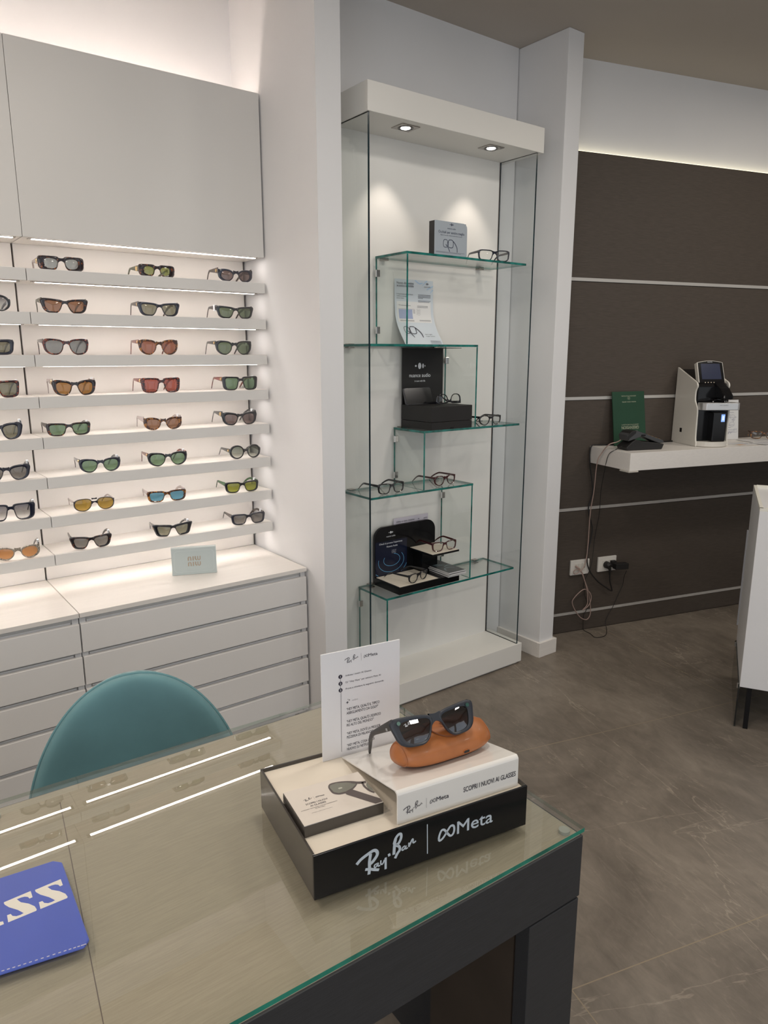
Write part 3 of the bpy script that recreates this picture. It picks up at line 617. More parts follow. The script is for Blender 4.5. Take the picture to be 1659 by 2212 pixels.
for x0, x1, z in SH: pane(x0, CY0, z-TG, x1, CY1-0.010, z, 'z', 'glass_shelf', case, M_edge)
DV = [(1.832, 1.899-TG, 1.549), (2.218, 1.549-TG, 1.199), (1.929, 1.199-TG, 0.949), (2.210, 0.949-TG, 0.510), (1.736, 0.510-TG, 0.106)]
for x0, z1, z0 in DV:
    dv = pane(x0, CY0+0.001, z0+0.0005, x0+0.008, CY1-0.012, z1-0.0005, 'x', 'glass_divider', case, M_edge)
    for zc in (z0+(z1-z0)*0.17, z0+(z1-z0)*0.83):
        m = MB().box(x0-0.005, CY1-0.026, zc-0.014, x0+0.013, CY1-0.014, zc+0.014).box(x0+0.0085, CY1-0.014, zc-0.010, x0+0.011, CY1, zc+0.010)
        m.build('hinge_clip', M_chrome, dv, bevel=0.001)
for (x0, x1, z), xs_ in zip(SH, ((1.875, 2.42), (1.70, 2.16), (1.97, 2.44), (1.70, 2.17), (1.80, 2.44))):
    for xc in xs_:
        MB().box(xc-0.014, CY1-0.026, z-TG-0.006, xc+0.014, CY1, z-TG).box(xc-0.014, CY1-0.026, z, xc+0.014, CY1, z+0.003).box(xc-0.014, CY1-0.009, z-TG, xc+0.014, CY1-0.001, z).build('shelf_clip', M_metal, case, bevel=0.0008)
for xc in (1.875, 2.335):
    sp = MB().prism([(-0.043, -0.036), (0.043, -0.036), (0.043, 0.036), (-0.043, 0.036)], (xc, 2.346, 2.3565), (1, 0, 0), (0, 1, 0), (0, 0, -0.003)).build('spotlight', M_metal, case, bevel=0.0008)
    rg = MB()
    for r in (0.029, 0.0245): rg.tube([(xc+r*math.cos(2*PI*k/32), 2.346+r*math.sin(2*PI*k/32), 2.3533) for k in range(32)], 0.0009, 6, closed=True)
    rg.build('trim_ring', M_char, sp)
    MB().disc((xc, 2.346, 2.3535), (0, 0, -1), 0.0185, 0.0015, 24, up=(0, 1, 0)).build('lamp', emis('spot_lamp', (1.0, 0.95, 0.88), 12), sp)
    spot('case_spot_light', (xc, 2.358, 2.345), (math.radians(6), 0, 0), 3.8, (1.0, 0.88, 0.76), math.radians(71), 0.6, 0.014)

# ---- booklet block on the top glass shelf
M_gblue = mat('grey_blue_print', (0.40, 0.45, 0.50), 0.5)
z = 1.899
blk = thing('counter_card', 'black block with grey-blue front showing eyeglasses, on the highest glass shelf', 'sign', (1.978, 2.286, z))
MB().box(1.9785, 2.289, z+0.0003, 2.148, 2.322, z+0.128).build('block', M_blackm, blk, bevel=0.001)
P = [(0, 0), (0.175, 0), (0.175, 0.105)] + [(0.155+0.02*math.cos(a), 0.108+0.02*math.sin(a)) for a in (0.4, 0.8, 1.2)] + [(0.155, 0.128), (0, 0.128)]
MB().prism(P, (1.978, 2.2885, z+0.0004), (1, 0, 0), (0, 0, 1), (0, -0.002, 0)).build('front_plate', M_gblue, blk)
def mini_logo(mb, c, ex, ez, k, mi=0, tagline=None):
    """dots over the two-word name, c = centre of the name baseline, k = name width"""
    c, ex, ez = map(Vector, (c, ex, ez))
    for dx, r, ry in ((-0.20, 0.045, 0.035), (-0.02, 0.075, 0.115), (0.14, 0.04, 0.085), (0.235, 0.018, 0.03)):
        P = [(k*(dx+r*math.cos(2*PI*i/16)), k*(0.40+ry*math.sin(2*PI*i/16))) for i in range(16)]
        mb.add([c+ex*a+ez*b for a, b in P], [tuple(range(16))], mi)
    text(mb, 'nuance audio', c, ex, ez, k*0.135, k, 'C', mi=mi)
    if tagline: text(mb, tagline, c-ez*(k*0.17), ex, ez, k*0.065, k*0.5, 'C', mi=mi)
def specs_drawing(mb, c, ex, ez, w, mi=0):
    """printed outline picture of a pair of eyeglasses"""
    o = Vector(c); ex, ez = Vector(ex), Vector(ez)
    def sq(cx_, a, b): return [(cx_+a*math.copysign(abs(math.cos(t))**.6, math.cos(t)), b*math.copysign(abs(math.sin(t))**.6, math.sin(t))) for t in [2*PI*i/20 for i in range(21)]]
    ribbon(mb, sq(-0.27*w, 0.16*w, 0.20*w), 0.030*w, o, ex, ez, mi, n=2); ribbon(mb, sq(0.12*w, 0.19*w, 0.21*w), 0.035*w, o, ex, ez, mi, n=2)
    ribbon(mb, [(-0.12*w, 0.08*w), (-0.07*w, 0.08*w)], 0.04*w, o, ex, ez, mi)
    ribbon(mb, [(0.30*w, 0.15*w), (0.47*w, 0.0), (0.60*w, -0.20*w), (0.62*w, -0.42*w)], 0.045*w, o, ex, ez, mi)
    ribbon(mb, [(-0.25*w, -0.05*w), (-0.10*w, -0.18*w), (0.06*w, -0.42*w)], 0.04*w, o, ex, ez, mi)
X_, Z_ = Vector((1, 0, 0)), Vector((0, 0, 1))
mb = MB(); yy = 2.2861
mini_logo(mb, (2.067, yy, z+0.100), X_, Z_, 0.045); text(mb, 'Occhiali per sentire meglio', (2.067, yy, z+0.083), X_, Z_, 0.0095, 0.140, 'C', weight=0.006)
text(mb, 'Migliora il tuo udito. Nulla di invasivo nel tuo orecchio.', (2.067, yy, z+0.074), X_, Z_, 0.0038, 0.118, 'C')
specs_drawing(mb, (2.055, yy, z+0.045), X_, Z_, 0.072); mb.box(1.985, yy, z+0.012, 2.14, yy+0.0001, z+0.0127); mb.box(1.985, yy, z+0.009, 2.12, yy+0.0001, z+0.0097)
mb.build('printed_lettering', mat('navy_print', (0.035, 0.045, 0.09), 0.6), blk)
sq_ = dict(n=4.2, n_low=3.2, taper=0.06, lift=0.001, on=4, oflare=0.002, tt=0.0045, tb=0.0035, to=0.006, ti=0.003, gap=0.017, th=0.010, tth=0.006)
pan = dict(n=2.3, n_low=2.1, taper=0.05, lift=0.001, on=2.6, oflare=0.003, tt=0.0042, tb=0.0032, to=0.006, ti=0.003, gap=0.018, th=0.009, tth=0.006)
R_ = math.radians
GG = 'clear eyeglasses in the glass case'
glasses('eyeglasses', 'navy-black square eyeglasses on the highest glass shelf, right of the grey-blue card', 'eyeglasses', GG, (2.335, 2.305, 1.8994), R_(-16), .150, .046, dict(sq_, L=.13), M_navyb, M_navyb, L_clear)
glasses('eyeglasses', 'black rounded eyeglasses right of the black presentation box', 'eyeglasses', GG, (2.345, 2.305, 1.1994), R_(2), .140, .044, pan, M_black, M_black, L_clear)
glasses('eyeglasses', 'black square eyeglasses at the left of the fourth glass shelf', 'eyeglasses', GG, (1.787, 2.310, .9494), R_(3), .138, .044, sq_, M_black, M_black, L_clear)
glasses('eyeglasses', 'burgundy rounded eyeglasses standing on the fourth glass shelf', 'eyeglasses', GG, (2.094, 2.322, .9494), R_(6), .134, .044, pan, BORD, BORD, L_clear)

# ---- curved flyer on the second shelf
fly = thing('flyer', 'tall printed flyer curling against the back of the case on the second glass shelf', 'flyer', (2.04, 2.45, 1.549))
KF = [(0, 0), (.316, .0015), (.556, .006), (.694, .020), (.845, .045), (1, .080)]
def fdisp(q):
    for (a, b), (c_, d_) in zip(KF, KF[1:]):
        if q <= c_: t_ = (q-a)/(c_-a); return b+(d_-b)*t_
    return KF[-1][1]
FX0, FX1, FZ0, FZ1 = 1.934, 2.147, 1.5496, 1.820
def FP(u, v, off=0.0):   # u across, v up
    q = 1-v; sm_ = (fdisp(min(1, q+.06))+fdisp(max(0, q-.06))+2*fdisp(q))/4
    return Vector((FX0+(FX1-FX0)*u, CY1-0.006-sm_-off, FZ0+(FZ1-FZ0)*v))
MB().grid(lambda u, v: FP(u, v), 4, 24).grid(lambda u, v: FP(u, v, -0.0004), 4, 24).build('sheet', mat('pale_blue_paper', (0.62, 0.68, 0.74), 0.5), fly)
def fquad(mb, u0, v0, u1, v1, mi=0, off=0.0005):
    n = max(1, int(abs(v1-v0)*24)); mb.grid(lambda a, b: FP(u0+(u1-u0)*a, v0+(v1-v0)*b, off), 1, n, mi)
mb = MB(); fquad(mb, .05, .345, .93, .665); mb.build('white_panel', M_paper, fly)
mb = MB(); fquad(mb, .09, .40, .44, .545, off=.0009); mb.build('blue_table', mat('soft_blue_print', (0.36, 0.42, 0.62), 0.6), fly)
mb = MB()
for P in ([(.52, 1), (.64, .955), (.72, .97)], [(.72, .93), (.80, .985), (.84, 1)], [(.83, .87), (.92, .90), (1, .93)], [(.93, .82), (.97, .86), (1, .865)]):
    Q = smooth_path(P, 4)
    for a, b in zip(Q, Q[1:]): mb.add([FP(a.x, a.y-.016, .0005), FP(b.x, b.y-.016, .0005), FP(b.x, b.y, .0005), FP(a.x, a.y, .0005)], [(0, 1, 2, 3)])
mb.build('blue_brush_marks', mat('sky_blue_print', (0.42, 0.60, 0.80), 0.6), fly)
mb = MB(); W_ = FX1-FX0; Hh = FZ1-FZ0
def ft(s, u, v, h, wd, wt=0.0, al='L'):
    p = FP(u, v, .0010); q = FP(u, min(1, v+.03), .0010); text(mb, s, p, X_, (q-p).normalized(), h, wd*W_ if wd else None, al, wt)
ft('Nuovo dispositivo', .055, .925, .0095, .43, .01); ft('acustico invisibile', .055, .885, .0095, .43, .01)
mini_logo(mb, FP(.84, .895, .001), X_, Z_, .036)
for i, s in enumerate(("L'importanza di ascoltare,", 'vedere e interagire', 'senza limiti')): ft(s, .05, .765-.03*i, .0052, (.42, .28, .18)[i])
for i in range(4): fquad(mb, .60, .772-.018*i, .93-(.2 if i == 3 else 0), .778-.018*i, off=.0009)
for i in range(2): fquad(mb, .60, .682-.018*i, .93-.03*i, .688-.018*i, off=.0009)
ft('1 765', .08, .60, .0045, .06); fquad(mb, .15, .602, .40, .607, off=.0012); fquad(mb, .08, .551, .50, .5535, off=.0012)
for i in range(4): fquad(mb, .46, .535-.015*i, .51, .539-.015*i, off=.0012)
for i in range(2): fquad(mb, .57, .60-.018*i, .85, .605-.018*i, off=.0012); fquad(mb, .10, .375-.012*i, .46, .379-.012*i, off=.0012); fquad(mb, .60, .383-.012*i, .90, .387-.012*i, off=.0012)
for i in range(3):
    Q = [(.585+.035*math.cos(t_)+.03*(1 if math.cos(t_) > 0 else 0), .545-.033*i+.012*math.sin(t_)) for t_ in [2*PI*k/14 for k in range(15)]]
    for a, b in zip(Q, Q[1:]): mb.add([FP(a[0], a[1]-.001, .0012), FP(b[0], b[1]-.001, .0012), FP(b[0], b[1]+.001, .0012), FP(a[0], a[1]+.001, .0012)], [(0, 1, 2, 3)])
def fspec():
    pc = FP(.30, .225, .0030); up = (FP(.30, .30, .003)-FP(.30, .15, .003)).normalized(); specs_drawing(mb, pc, X_, up, .085)
fspec(); ft('Senti meglio,', .63, .155, .0050, .19); ft('in pieno comfort', .63, .125, .0050, .24)
for i in range(4): fquad(mb, .68, .060-.014*i, .95, .063-.014*i, off=.0012)
mb.build('printed_lettering', M_ink, fly)

# ---- black presentation box on the third shelf
z = 1.199
pb = thing('presentation_box', 'matt black presentation box with tall lettered back panel on the third glass shelf', 'display box', (2.08, 2.38, z))
MB().box(1.969, 2.279, z+0.033, 2.200, 2.482, z+0.097).build('body', M_blackm, pb, bevel=0.001)
MB().box(1.969, 2.279, z+0.0003, 2.200, 2.482, z+0.0315).build('drawer', M_blackm, pb, bevel=0.001)
MB().box(2.075, 2.2775, z+0.002, 2.093, 2.281, z+0.007).build('pull_tab', M_blackg, pb)
MB().box(1.969, 2.474, z+0.097, 2.200, 2.480, z+0.337).build('back_board', M_blackm, pb)
MB().box(1.965, 2.355, z+0.3355, 2.200, 2.480, z+0.3378).build('top_flap', M_blackm, pb)
mb = MB(); mini_logo(mb, (2.066, 2.4736, z+0.213), X_, Z_, 0.120, tagline='in tune with life'); mb.build('lettering', M_white, pb)
ph = thing('phone', 'black smartphone leaning sideways on the black presentation box', 'phone', (1.952, 2.425, z+0.0975), (R_(-18), 0, 0))
MB().prism(rrect(0, 0, 0.152, 0.074, 0.010), (0, 0, 0.0008), (1, 0, 0), (0, 0, 1), (0, 0.008, 0)).build('body', mat('phone_grey_edge', (0.10, 0.10, 0.11), 0.3, metal=0.6), ph, local=True, bevel=0.001)
MB().prism(rrect(0.002, 0.002, 0.150, 0.072, 0.009), (0, -0.0004, 0.0008), (1, 0, 0), (0, 0, 1), (0, -0.0006, 0)).build('screen', M_blackg, ph, local=True)
glasses('eyeglasses', 'black eyeglasses lying upside down on the black presentation box', 'eyeglasses', GG, (2.117, 2.335, z+0.0975+0.0475), 0, .132, .042, dict(sq_, n=2.8, n_low=2.4, hz=.86, L=.12, olift=.001), M_black, M_black, L_clear, rot=(R_(2.5), PI, R_(-4)), tip=.012)

# ---- black two-level stand on the lowest shelf
z = 0.510
sd = thing('eyewear_stand', 'gloss black two-level eyewear stand with round-cornered back board on the lowest glass shelf', 'display stand', (1.98, 2.37, z))
MB().box(1.806, 2.283, z+0.0003, 2.150, 2.462, z+0.032).build('tray', M_blackg, sd, bevel=0.001)
P = [(0, 0), (0.350, 0)] + [(0.350-0.05+0.05*math.cos(a), 0.205+0.05*math.sin(a)) for a in [PI/2*k/8 for k in range(9)]] + [(0.05+0.05*math.cos(a), 0.205+0.05*math.sin(a)) for a in [PI/2+PI/2*k/8 for k in range(9)]]
MB().prism(P, (1.809, 2.476, z+0.0003), X_, Z_, (0, -0.013, 0)).build('back_board', M_blackg, sd, bevel=0.001)
MB().box(1.814, 2.289, z+0.0322, 2.028, 2.458, z+0.0335).build('lower_insert', M_beige, sd)
MB().box(2.004, 2.300, z+0.1315, 2.162, 2.462, z+0.1395).build('platform', M_blackg, sd, bevel=0.0006)
MB().box(2.007, 2.303, z+0.1397, 2.159, 2.460, z+0.1410).build('upper_insert', M_beige, sd)
MB().box(2.03, 2.40, z+0.032, 2.12, 2.462, z+0.1315).build('riser_block', M_blackg, sd)
mb = MB(); yb = 2.4620
MB().box(1.812, yb+0.0003, z+0.034, 1.99, yb+0.0006, z+0.19).build('dark_blue_picture', mat('midnight_blue_print', (0.006, 0.010, 0.030), 0.2), sd)
mini_logo(mb, (1.898, yb, z+0.207), X_, Z_, 0.050)
text(mb, "Chiedi di provare l'esperienza", (1.898, yb, z+0.176), X_, Z_, 0.0075, 0.130, 'C'); text(mb, 'Nuance Audio', (1.905, yb, z+0.160), X_, Z_, 0.0075, 0.062, 'C')
for i, s in enumerate(('Scopri di', 'più leggendo', 'Nuance Audio')): text(mb, s, (1.903, yb, z+0.142-0.006*i), X_, Z_, 0.003, 0.024)
mb.build('lettering', M_white, sd)
mb = MB()
for cx_, cz_, a, b, t0, t1 in ((1.903, .100, .046, .028, 2.6, 7.6), (1.900, .095, .072, .050, 2.9, 6.9), (1.890, .100, .104, .080, 3.2, 4.3), (1.890, .100, .104, .080, 5.4, 6.1)):
    Q = [(cx_+a*math.cos(t_), z+cz_+b*math.sin(t_)) for t_ in [t0+(t1-t0)*k/24 for k in range(25)]]
    Q = [q for q in Q if q[0] < 1.988 and q[0] > 1.813 and q[1] > z+0.035]
    ribbon(mb, Q, 0.0022, (0, yb-0.0002, 0), X_, Z_, sm=False)
mb.build('glowing_rings_print', mat('blue_ring_print', (0.10, 0.33, 0.55), 0.3), sd)
glasses('eyeglasses', 'burgundy square eyeglasses on the raised platform of the black stand', 'eyeglasses', GG, (2.093, 2.318, z+0.1414), R_(-4), .134, .044, sq_, BORD, BORD, L_clear)
glasses('eyeglasses', 'black rounded eyeglasses on the lower cream tray of the black stand', 'eyeglasses', GG, (1.932, 2.303, z+0.0339), R_(14), .134, .042, pan, M_black, M_black, L_clear)
cardm = mat('white_leaflet_edge', (0.7, 0.7, 0.7), 0.4)
lead = mat('dark_grey_leaflet_print', (0.045, 0.05, 0.055), 0.3)
for i in range(4):
    dx, dy, rz = ((0, 0, 0), (.006, -.004, -2), (-.003, -.008, 3), (.002, .001, 1))[i]
    lf = thing('leaflet', ('dark glossy leaflet on top of the small leaflet stack', 'second leaflet from the top of the small stack', 'third leaflet from the top of the small stack', 'lowest leaflet of the small stack on the black stand')[3-i], 'leaflet', (2.118+dx, 2.36+dy, z+0.0336+0.0052*i), (0, 0, R_(-2+rz)), 'leaflets stacked on the black stand')
    MB().box(-0.048, -0.098, 0, 0.048, 0.098, 0.005).build('pages', cardm, lf, local=True)
    cvp = MB().box(-0.048, -0.098, 0.00505, 0.048, 0.098, 0.0052).build('cover', lead, lf, local=True)
    if i == 3:
        mb = MB(); ribbon(mb, [(-.03, -.06), (-.02, -.035), (.01, -.03), (.03, -.045)], .004, (0, 0, .0054), (1, 0, 0), (0, 1, 0)); ribbon(mb, [(.0, -.01), (.03, .0), (.045, -.01)], .006, (0, 0, .0054), (1, 0, 0), (0, 1, 0))
        for k in range(4): mb.box(-.03, .01+.008*k, .0053, .02-.006*k, .013+.008*k, .0054)
        mb.build('printed_lettering', mat('pale_blue_grey_print', (0.30, 0.42, 0.47), 0.4), lf, local=True)
cd = thing('info_card', 'lilac-white printed card standing behind the black eyewear stand', 'card', (2.03, 2.485, 0.56))
MB().box(1.930, 2.484, 0.5105, 2.132, 2.486, 0.790).build('card', mat('lilac_white_card', (0.66, 0.62, 0.70), 0.5), cd)
mb = MB(); text(mb, 'Udito e visto insieme', (1.945, 2.4835, 0.768), X_, Z_, 0.009, 0.105, weight=.01); text(mb, 'per una vita migliore', (1.945, 2.4835, 0.753), X_, Z_, 0.009, 0.105, weight=.02)
mini_logo(mb, (2.075, 2.4835, 0.762), X_, Z_, 0.022); text(mb, 'opticlub', (2.105, 2.4835, 0.768), X_, Z_, 0.006, 0.022, weight=.01); mb.build('lettering', M_ink, cd)

# ================================================================== WALL SHELF ON THE DARK WALL
SZW = 1.037
ws = thing('wall_shelf', 'thick white-washed wall shelf fixed to the dark brown panelled wall', 'shelf', WP(0.8, 0.15, 0.95))
wbox(MB(), 0.163, 2.3, 0.002, 0.320, SZW-0.088, SZW).build('board', M_oak, ws, bevel=0.001)
wbox(MB(), 0.155, 0.215, 0.255, 0.325, SZW-0.096, SZW-0.088).build('corner_guard', mat('clear_corner_guard', (0.55, 0.52, 0.47), 0.2), ws, bevel=0.002)
# green booklet, upside down, leaning on the wall
bk = thing('booklet', 'dark green booklet standing upside down against the dark wall', 'booklet', WP(0.27, 0.066, SZW+0.001), (R_(-9), 0, WA+R_(3)))
MB().box(0, 0, 0, 0.218, 0.006, 0.283).build('cover', mat('dark_green_cover', (0.012, 0.060, 0.030), 0.55, var=0.06), bk, local=True, bevel=0.001)
mb = MB(); ex_, ez_ = Vector((-1, 0, 0)), Vector((0, 0, -1))
text(mb, 'GREENVISION', (0.112, -0.0005, 0.101), ex_, ez_, 0.0155, 0.118, 'C'); text(mb, 'GRUPPO', (0.112, -0.0005, 0.078), ex_, ez_, 0.0045, 0.024, 'C')
mb.box(0.060, -0.0005, 0.0755, 0.094, -0.0003, 0.0761).box(0.130, -0.0005, 0.0755, 0.165, -0.0003, 0.0761)
text(mb, 'CENTRI OTTICI SPECIALIZZATI', (0.112, -0.0005, 0.111), ex_, ez_, 0.005, 0.116, 'C')
text(mb, 'GREENVISION OTTICA ITALIANA', (0.110, -0.0005, 0.262), ex_, ez_, 0.0055, 0.100, 'C'); text(mb, 'HUMAN VISION, SEMPRE.', (0.110, -0.0005, 0.231), ex_, ez_, 0.0055, 0.095, 'C')
ribbon(mb, [(0.110+0.009*math.cos(t_), 0.247+0.007*math.sin(t_)) for t_ in [2*PI*k/20 for k in range(21)]], 0.0008, (0, -0.0005, 0), (1, 0, 0), (0, 0, 1), sm=False)
ribbon(mb, [(0.105, 0.251), (0.115, 0.243)], 0.001, (0, -0.0005, 0), (1, 0, 0), (0, 0, 1), sm=False); ribbon(mb, [(0.105, 0.243), (0.115, 0.251)], 0.001, (0, -0.0005, 0), (1, 0, 0), (0, 0, 1), sm=False)
mb.build('lettering', mat('pale_gold_print', (0.50, 0.52, 0.38), 0.5), bk, local=True)
# payment terminal on its dock
M_tgrey = mat('dark_grey_plastic', (0.06, 0.062, 0.066), 0.4)
pt = thing('payment_terminal', 'dark grey card payment terminal resting on its black dock on the wall shelf', 'card reader', WP(0.318, 0.205, SZW+0.0006), (0, 0, WA-R_(4))); pt.scale = (1, 1, .88)
MB().prism([(-.105, 0), (.100, 0), (.112, .030), (.060, .040), (-.02, .050), (-.060, .062), (-.085, .045), (-.112, .018)], (0, -0.042, 0), (1, 0, 0), (0, 0, 1), (0, 0.084, 0)).build('dock', M_blackm, pt, local=True, bevel=0.004)
hs = MB().prism([(-.100, .052), (-.108, .085), (-.085, .108), (-.055, .112), (.108, .052), (.112, .036), (.085, .034), (-.020, .078), (-.060, .064)], (0, -0.038, 0), (1, 0, 0), (0, 0, 1), (0, 0.076, 0)).build('handset', M_tgrey, pt, local=True, bevel=0.004)
MB().prism([(-.106, .086), (-.085, .109), (-.055, .113), (-.060, .096), (-.090, .072), (-.101, .056)], (0, -0.0392, 0), (1, 0, 0), (0, 0, 1), (0, 0.0784, 0)).build('paper_cover', M_blackm, hs, local=True, bevel=0.003)
MB().prism([(-.045, .1085), (.010, .0885), (.010, .0865), (-.045, .1065)], (0, -0.032, 0.0012), (1, 0, 0), (0, 0, 1), (0, 0.064, 0)).build('screen', M_blackg, hs, local=True)
kp = MB()
for i in range(4):
    for j in range(3):
        q = i/3; kp.hexa((.022+.066*q, -.026+.018*j, .0835-.0245*q), (.012, 0, -.0045), (0, .012, 0), (.0006, 0, .0022))
kp.build('keypad', mat('amber_keys', (0.45, 0.24, 0.05), 0.5), hs, local=True)
MB().box(-.028, -0.0386, .079, -.002, -0.0380, .088).build('side_slot', M_blackg, hs, local=True)
# lensmeter
lm_ = thing('lensmeter', 'white and black tabletop lensmeter with tilted screen standing on the wall shelf', 'optical instrument', WP(0.765, 0.155, SZW+0.0004), (0, 0, WA-R_(12)))
M_ivory = mat('ivory_plastic', (0.72, 0.69, 0.63), 0.3)
prof = [(.130, 0), (-.100, 0)] + [(p.x, p.y) for p in smooth_path([(-.100, .020), (-.092, .045), (-.090, .120), (-.088, .190), (-.075, .215), (-.060, .240), (-.060, .285), (-.072, .308), (-.066, .326), (-.050, .336)], 4)] + [(.115, .402), (.124, .404)]
for sx in (-1, 1):
    MB().prism([(y_*1.0, z_) for y_, z_ in prof], (sx*0.094 - (0 if sx > 0 else 0), 0, 0), (0, 1, 0), (0, 0, 1), (-sx*0.009, 0, 0)).build('side_shell', M_ivory, lm_, local=True, bevel=0.0025)
bp = [(-0.0945, 0.13), (-0.0945, -0.06)] + [(-0.0945*math.cos(a), -0.06-0.090*math.sin(a)) for a in [PI*k/18 for k in range(1, 18)]] + [(0.0945, -0.06), (0.0945, 0.13)]
MB().prism(bp, (0, 0, 0.001), (1, 0, 0), (0, 1, 0), (0, 0, 0.026)).build('base', M_ivory, lm_, local=True, bevel=0.004)
MB().box(-0.084, -0.085, 0.027, 0.084, 0.124, 0.200).build('lower_body', M_blackg, lm_, local=True, bevel=0.006)
MB().prism([(-.03, -.130), (.045, -.130), (.052, -.120), (.052, -.06), (-.03, -.06)], (0.006, 0, 0.027), (1, 0, 0), (0, 1, 0), (0, 0, 0.155)).build('column', M_blackg, lm_, local=True, bevel=0.006)
MB().box(0.020, -0.1315, 0.130, 0.040, -0.1302, 0.168).build('small_display', emis('blue_display', (0.25, 0.42, 1.0), 1.3), lm_, local=True)
MB().box(0.025, -0.1322, 0.138, 0.035, -0.1316, 0.160).build('display_text', emis('white_display', (0.8, 0.9, 1.0), 1.0), lm_, local=True)
MB().prism([(-.085, -.075), (-.085, -.118), (-.070, -.135), (.095, -.150), (.112, -.140), (.112, -.075)], (0, 0, 0.190), (1, 0, 0), (0, 1, 0), (0, 0, 0.038)).build('lens_table', mat('satin_aluminium', (0.60, 0.60, 0.60), 0.3, metal=0.6), lm_, local=True, bevel=0.003)
MB().prism([(.120, .205), (-.060, .205), (-.068, .240), (-.068, .310), (-.055, .322), (.115, .395)], (-0.084, 0, 0), (0, 1, 0), (0, 0, 1), (0.168, 0, 0)).build('head', M_blackg, lm_, local=True, bevel=0.005)
MB().prism([(-.055, .335), (-.110, .300), (-.145, .265), (-.150, .245), (-.055, .245)], (0.010, 0, 0), (0, 1, 0), (0, 0, 1), (0.058, 0, 0)).build('nose', M_blackg, lm_, local=True, bevel=0.008)
MB().tube([(0.040, -0.115, 0.246), (0.040, -0.115, 0.226)], [0.020, 0.012], 20).build('measuring_head', M_blackg, lm_, local=True)
pins = MB()
for k in range(3): pins.tube([(0.028+0.010*k, -0.132, 0.238), (0.030+0.010*k, -0.136, 0.222)], 0.0022, 8)
pins.tube([(0.0, -0.10, 0.243), (-0.03, -0.12, 0.240), (-0.035, -0.13, 0.234)], 0.003, 8); pins.build('marking_pins', M_chrome, lm_, local=True)
MB().tube([(0.040, -0.115, 0.205), (0.040, -0.115, 0.232)], [0.015, 0.008], 16).build('lens_support', M_blackg, lm_, local=True)
# tilted monitor
tl = R_(-20); yv = Vector((0, -math.sin(tl), math.cos(tl))); o_m = Vector((-0.068, -0.045, 0.318)); nv_ = Vector((0, math.cos(tl), math.sin(tl)))
mp_ = [(0, 0), (0.152, 0), (0.150, 0.120)] + [(0.150-0.148*k/8, 0.120+0.010*math.sin(PI*k/8)) for k in range(1, 8)] + [(0.002, 0.120)]
scr = MB().prism(mp_, o_m, X_, yv, nv_*0.026).build('monitor', M_ivory, lm_, local=True, bevel=0.002)
MB().prism([(0.004+p[0]*0.948, 0.003+p[1]*0.955) for p in mp_], o_m-nv_*0.0006, X_, yv, nv_*0.002).build('bezel', M_blackg, scr, local=True)
MB().prism([(0.020, 0.028), (0.132, 0.028), (0.130, 0.112), (0.022, 0.112)], o_m-nv_*0.0012, X_, yv, nv_*0.0006).build('screen', mat('dim_screen', (0.03, 0.035, 0.06), 0.15, emit=(0.10, 0.13, 0.28), estr=0.05), scr, local=True)
bt = MB(); o2 = o_m-nv_*0.0010
for k in range(6): bt.disc(o2+X_*(0.036+0.0165*k)+yv*0.010, -nv_, 0.0028, 0.001, 12)
bt.build('buttons', mat('warm_white_buttons', (0.75, 0.66, 0.52), 0.4), scr, local=True)
mb = MB(); text(mb, 'HUVITZ', o_m-nv_*0.0012+X_*0.076+yv*0.119, X_, yv, 0.0045, 0.028, 'C', .02); mb.build('lettering', M_white, scr, local=True)
mb = MB(); mb.box(0.028, -0.1500, .2, .028, -0.15, .2); text(mb, 'PUPIL CONTROL', (-0.005, -0.1462, 0.214), Vector((.996, -.09, 0)), Z_, 0.0035, 0.046); mb.build('table_lettering', M_ink, lm_, local=True)
MB().box(-0.0945, 0.035, 0.062, -0.0938, 0.055, 0.084).build('side_socket', M_blackg, lm_, local=True)
# prescription sheet standing by the lensmeter, loose papers
sh_ = thing('form_sheet', 'white form with handwriting standing upright behind the lensmeter', 'paper', WP(0.985, 0.052, SZW+0.001), (R_(-7), 0, WA-R_(4)))
MB().box(0, 0, 0, 0.150, 0.0012, 0.222).build('sheet', M_paper, sh_, local=True)
mb = MB()
for k in range(11):
    zz = .205-.0135*k - (.03 if k > 6 else 0); mb.box(.052, -.0004, zz, .138-.02*(k % 3), -.0002, zz+.0012)
for cx_, cz_ in ((.060, .085), (.105, .085), (.110, .125)): ribbon(mb, [(cx_+.017*math.cos(t_), cz_+.013*math.sin(t_)) for t_ in [2*PI*k/18 for k in range(19)]], .0008, (0, -.0005, 0), X_, Z_, sm=False)
for x0_, z0_ in ((.115, .180), (.120, .040)): ribbon(mb, [(x0_, z0_), (x0_+.02, z0_), (x0_+.02, z0_+.02), (x0_, z0_+.02), (x0_, z0_)], .001, (0, -.0005, 0), X_, Z_, sm=False)
ribbon(mb, [(.065, .035), (.080, .045), (.078, .030), (.092, .046), (.095, .034), (.108, .048)], .0012, (0, -.0005, 0), X_, Z_); ribbon(mb, [(.105, .105), (.115, .118), (.113, .100), (.126, .114)], .0012, (0, -.0005, 0), X_, Z_)
mb.build('handwriting', mat('pen_blue', (0.10, 0.10, 0.22), 0.6), sh_, local=True)
glasses('eyeglasses', 'brown tortoiseshell eyeglasses lying open on the papers of the wall shelf', 'eyeglasses', None, tuple(WP(1.23, 0.150, SZW+0.0065)), WA-R_(38), .138, .044, dict(sq_, tt=.006, tb=.005, to=.008, L=.12), TORTB, TORTB, L_clear)
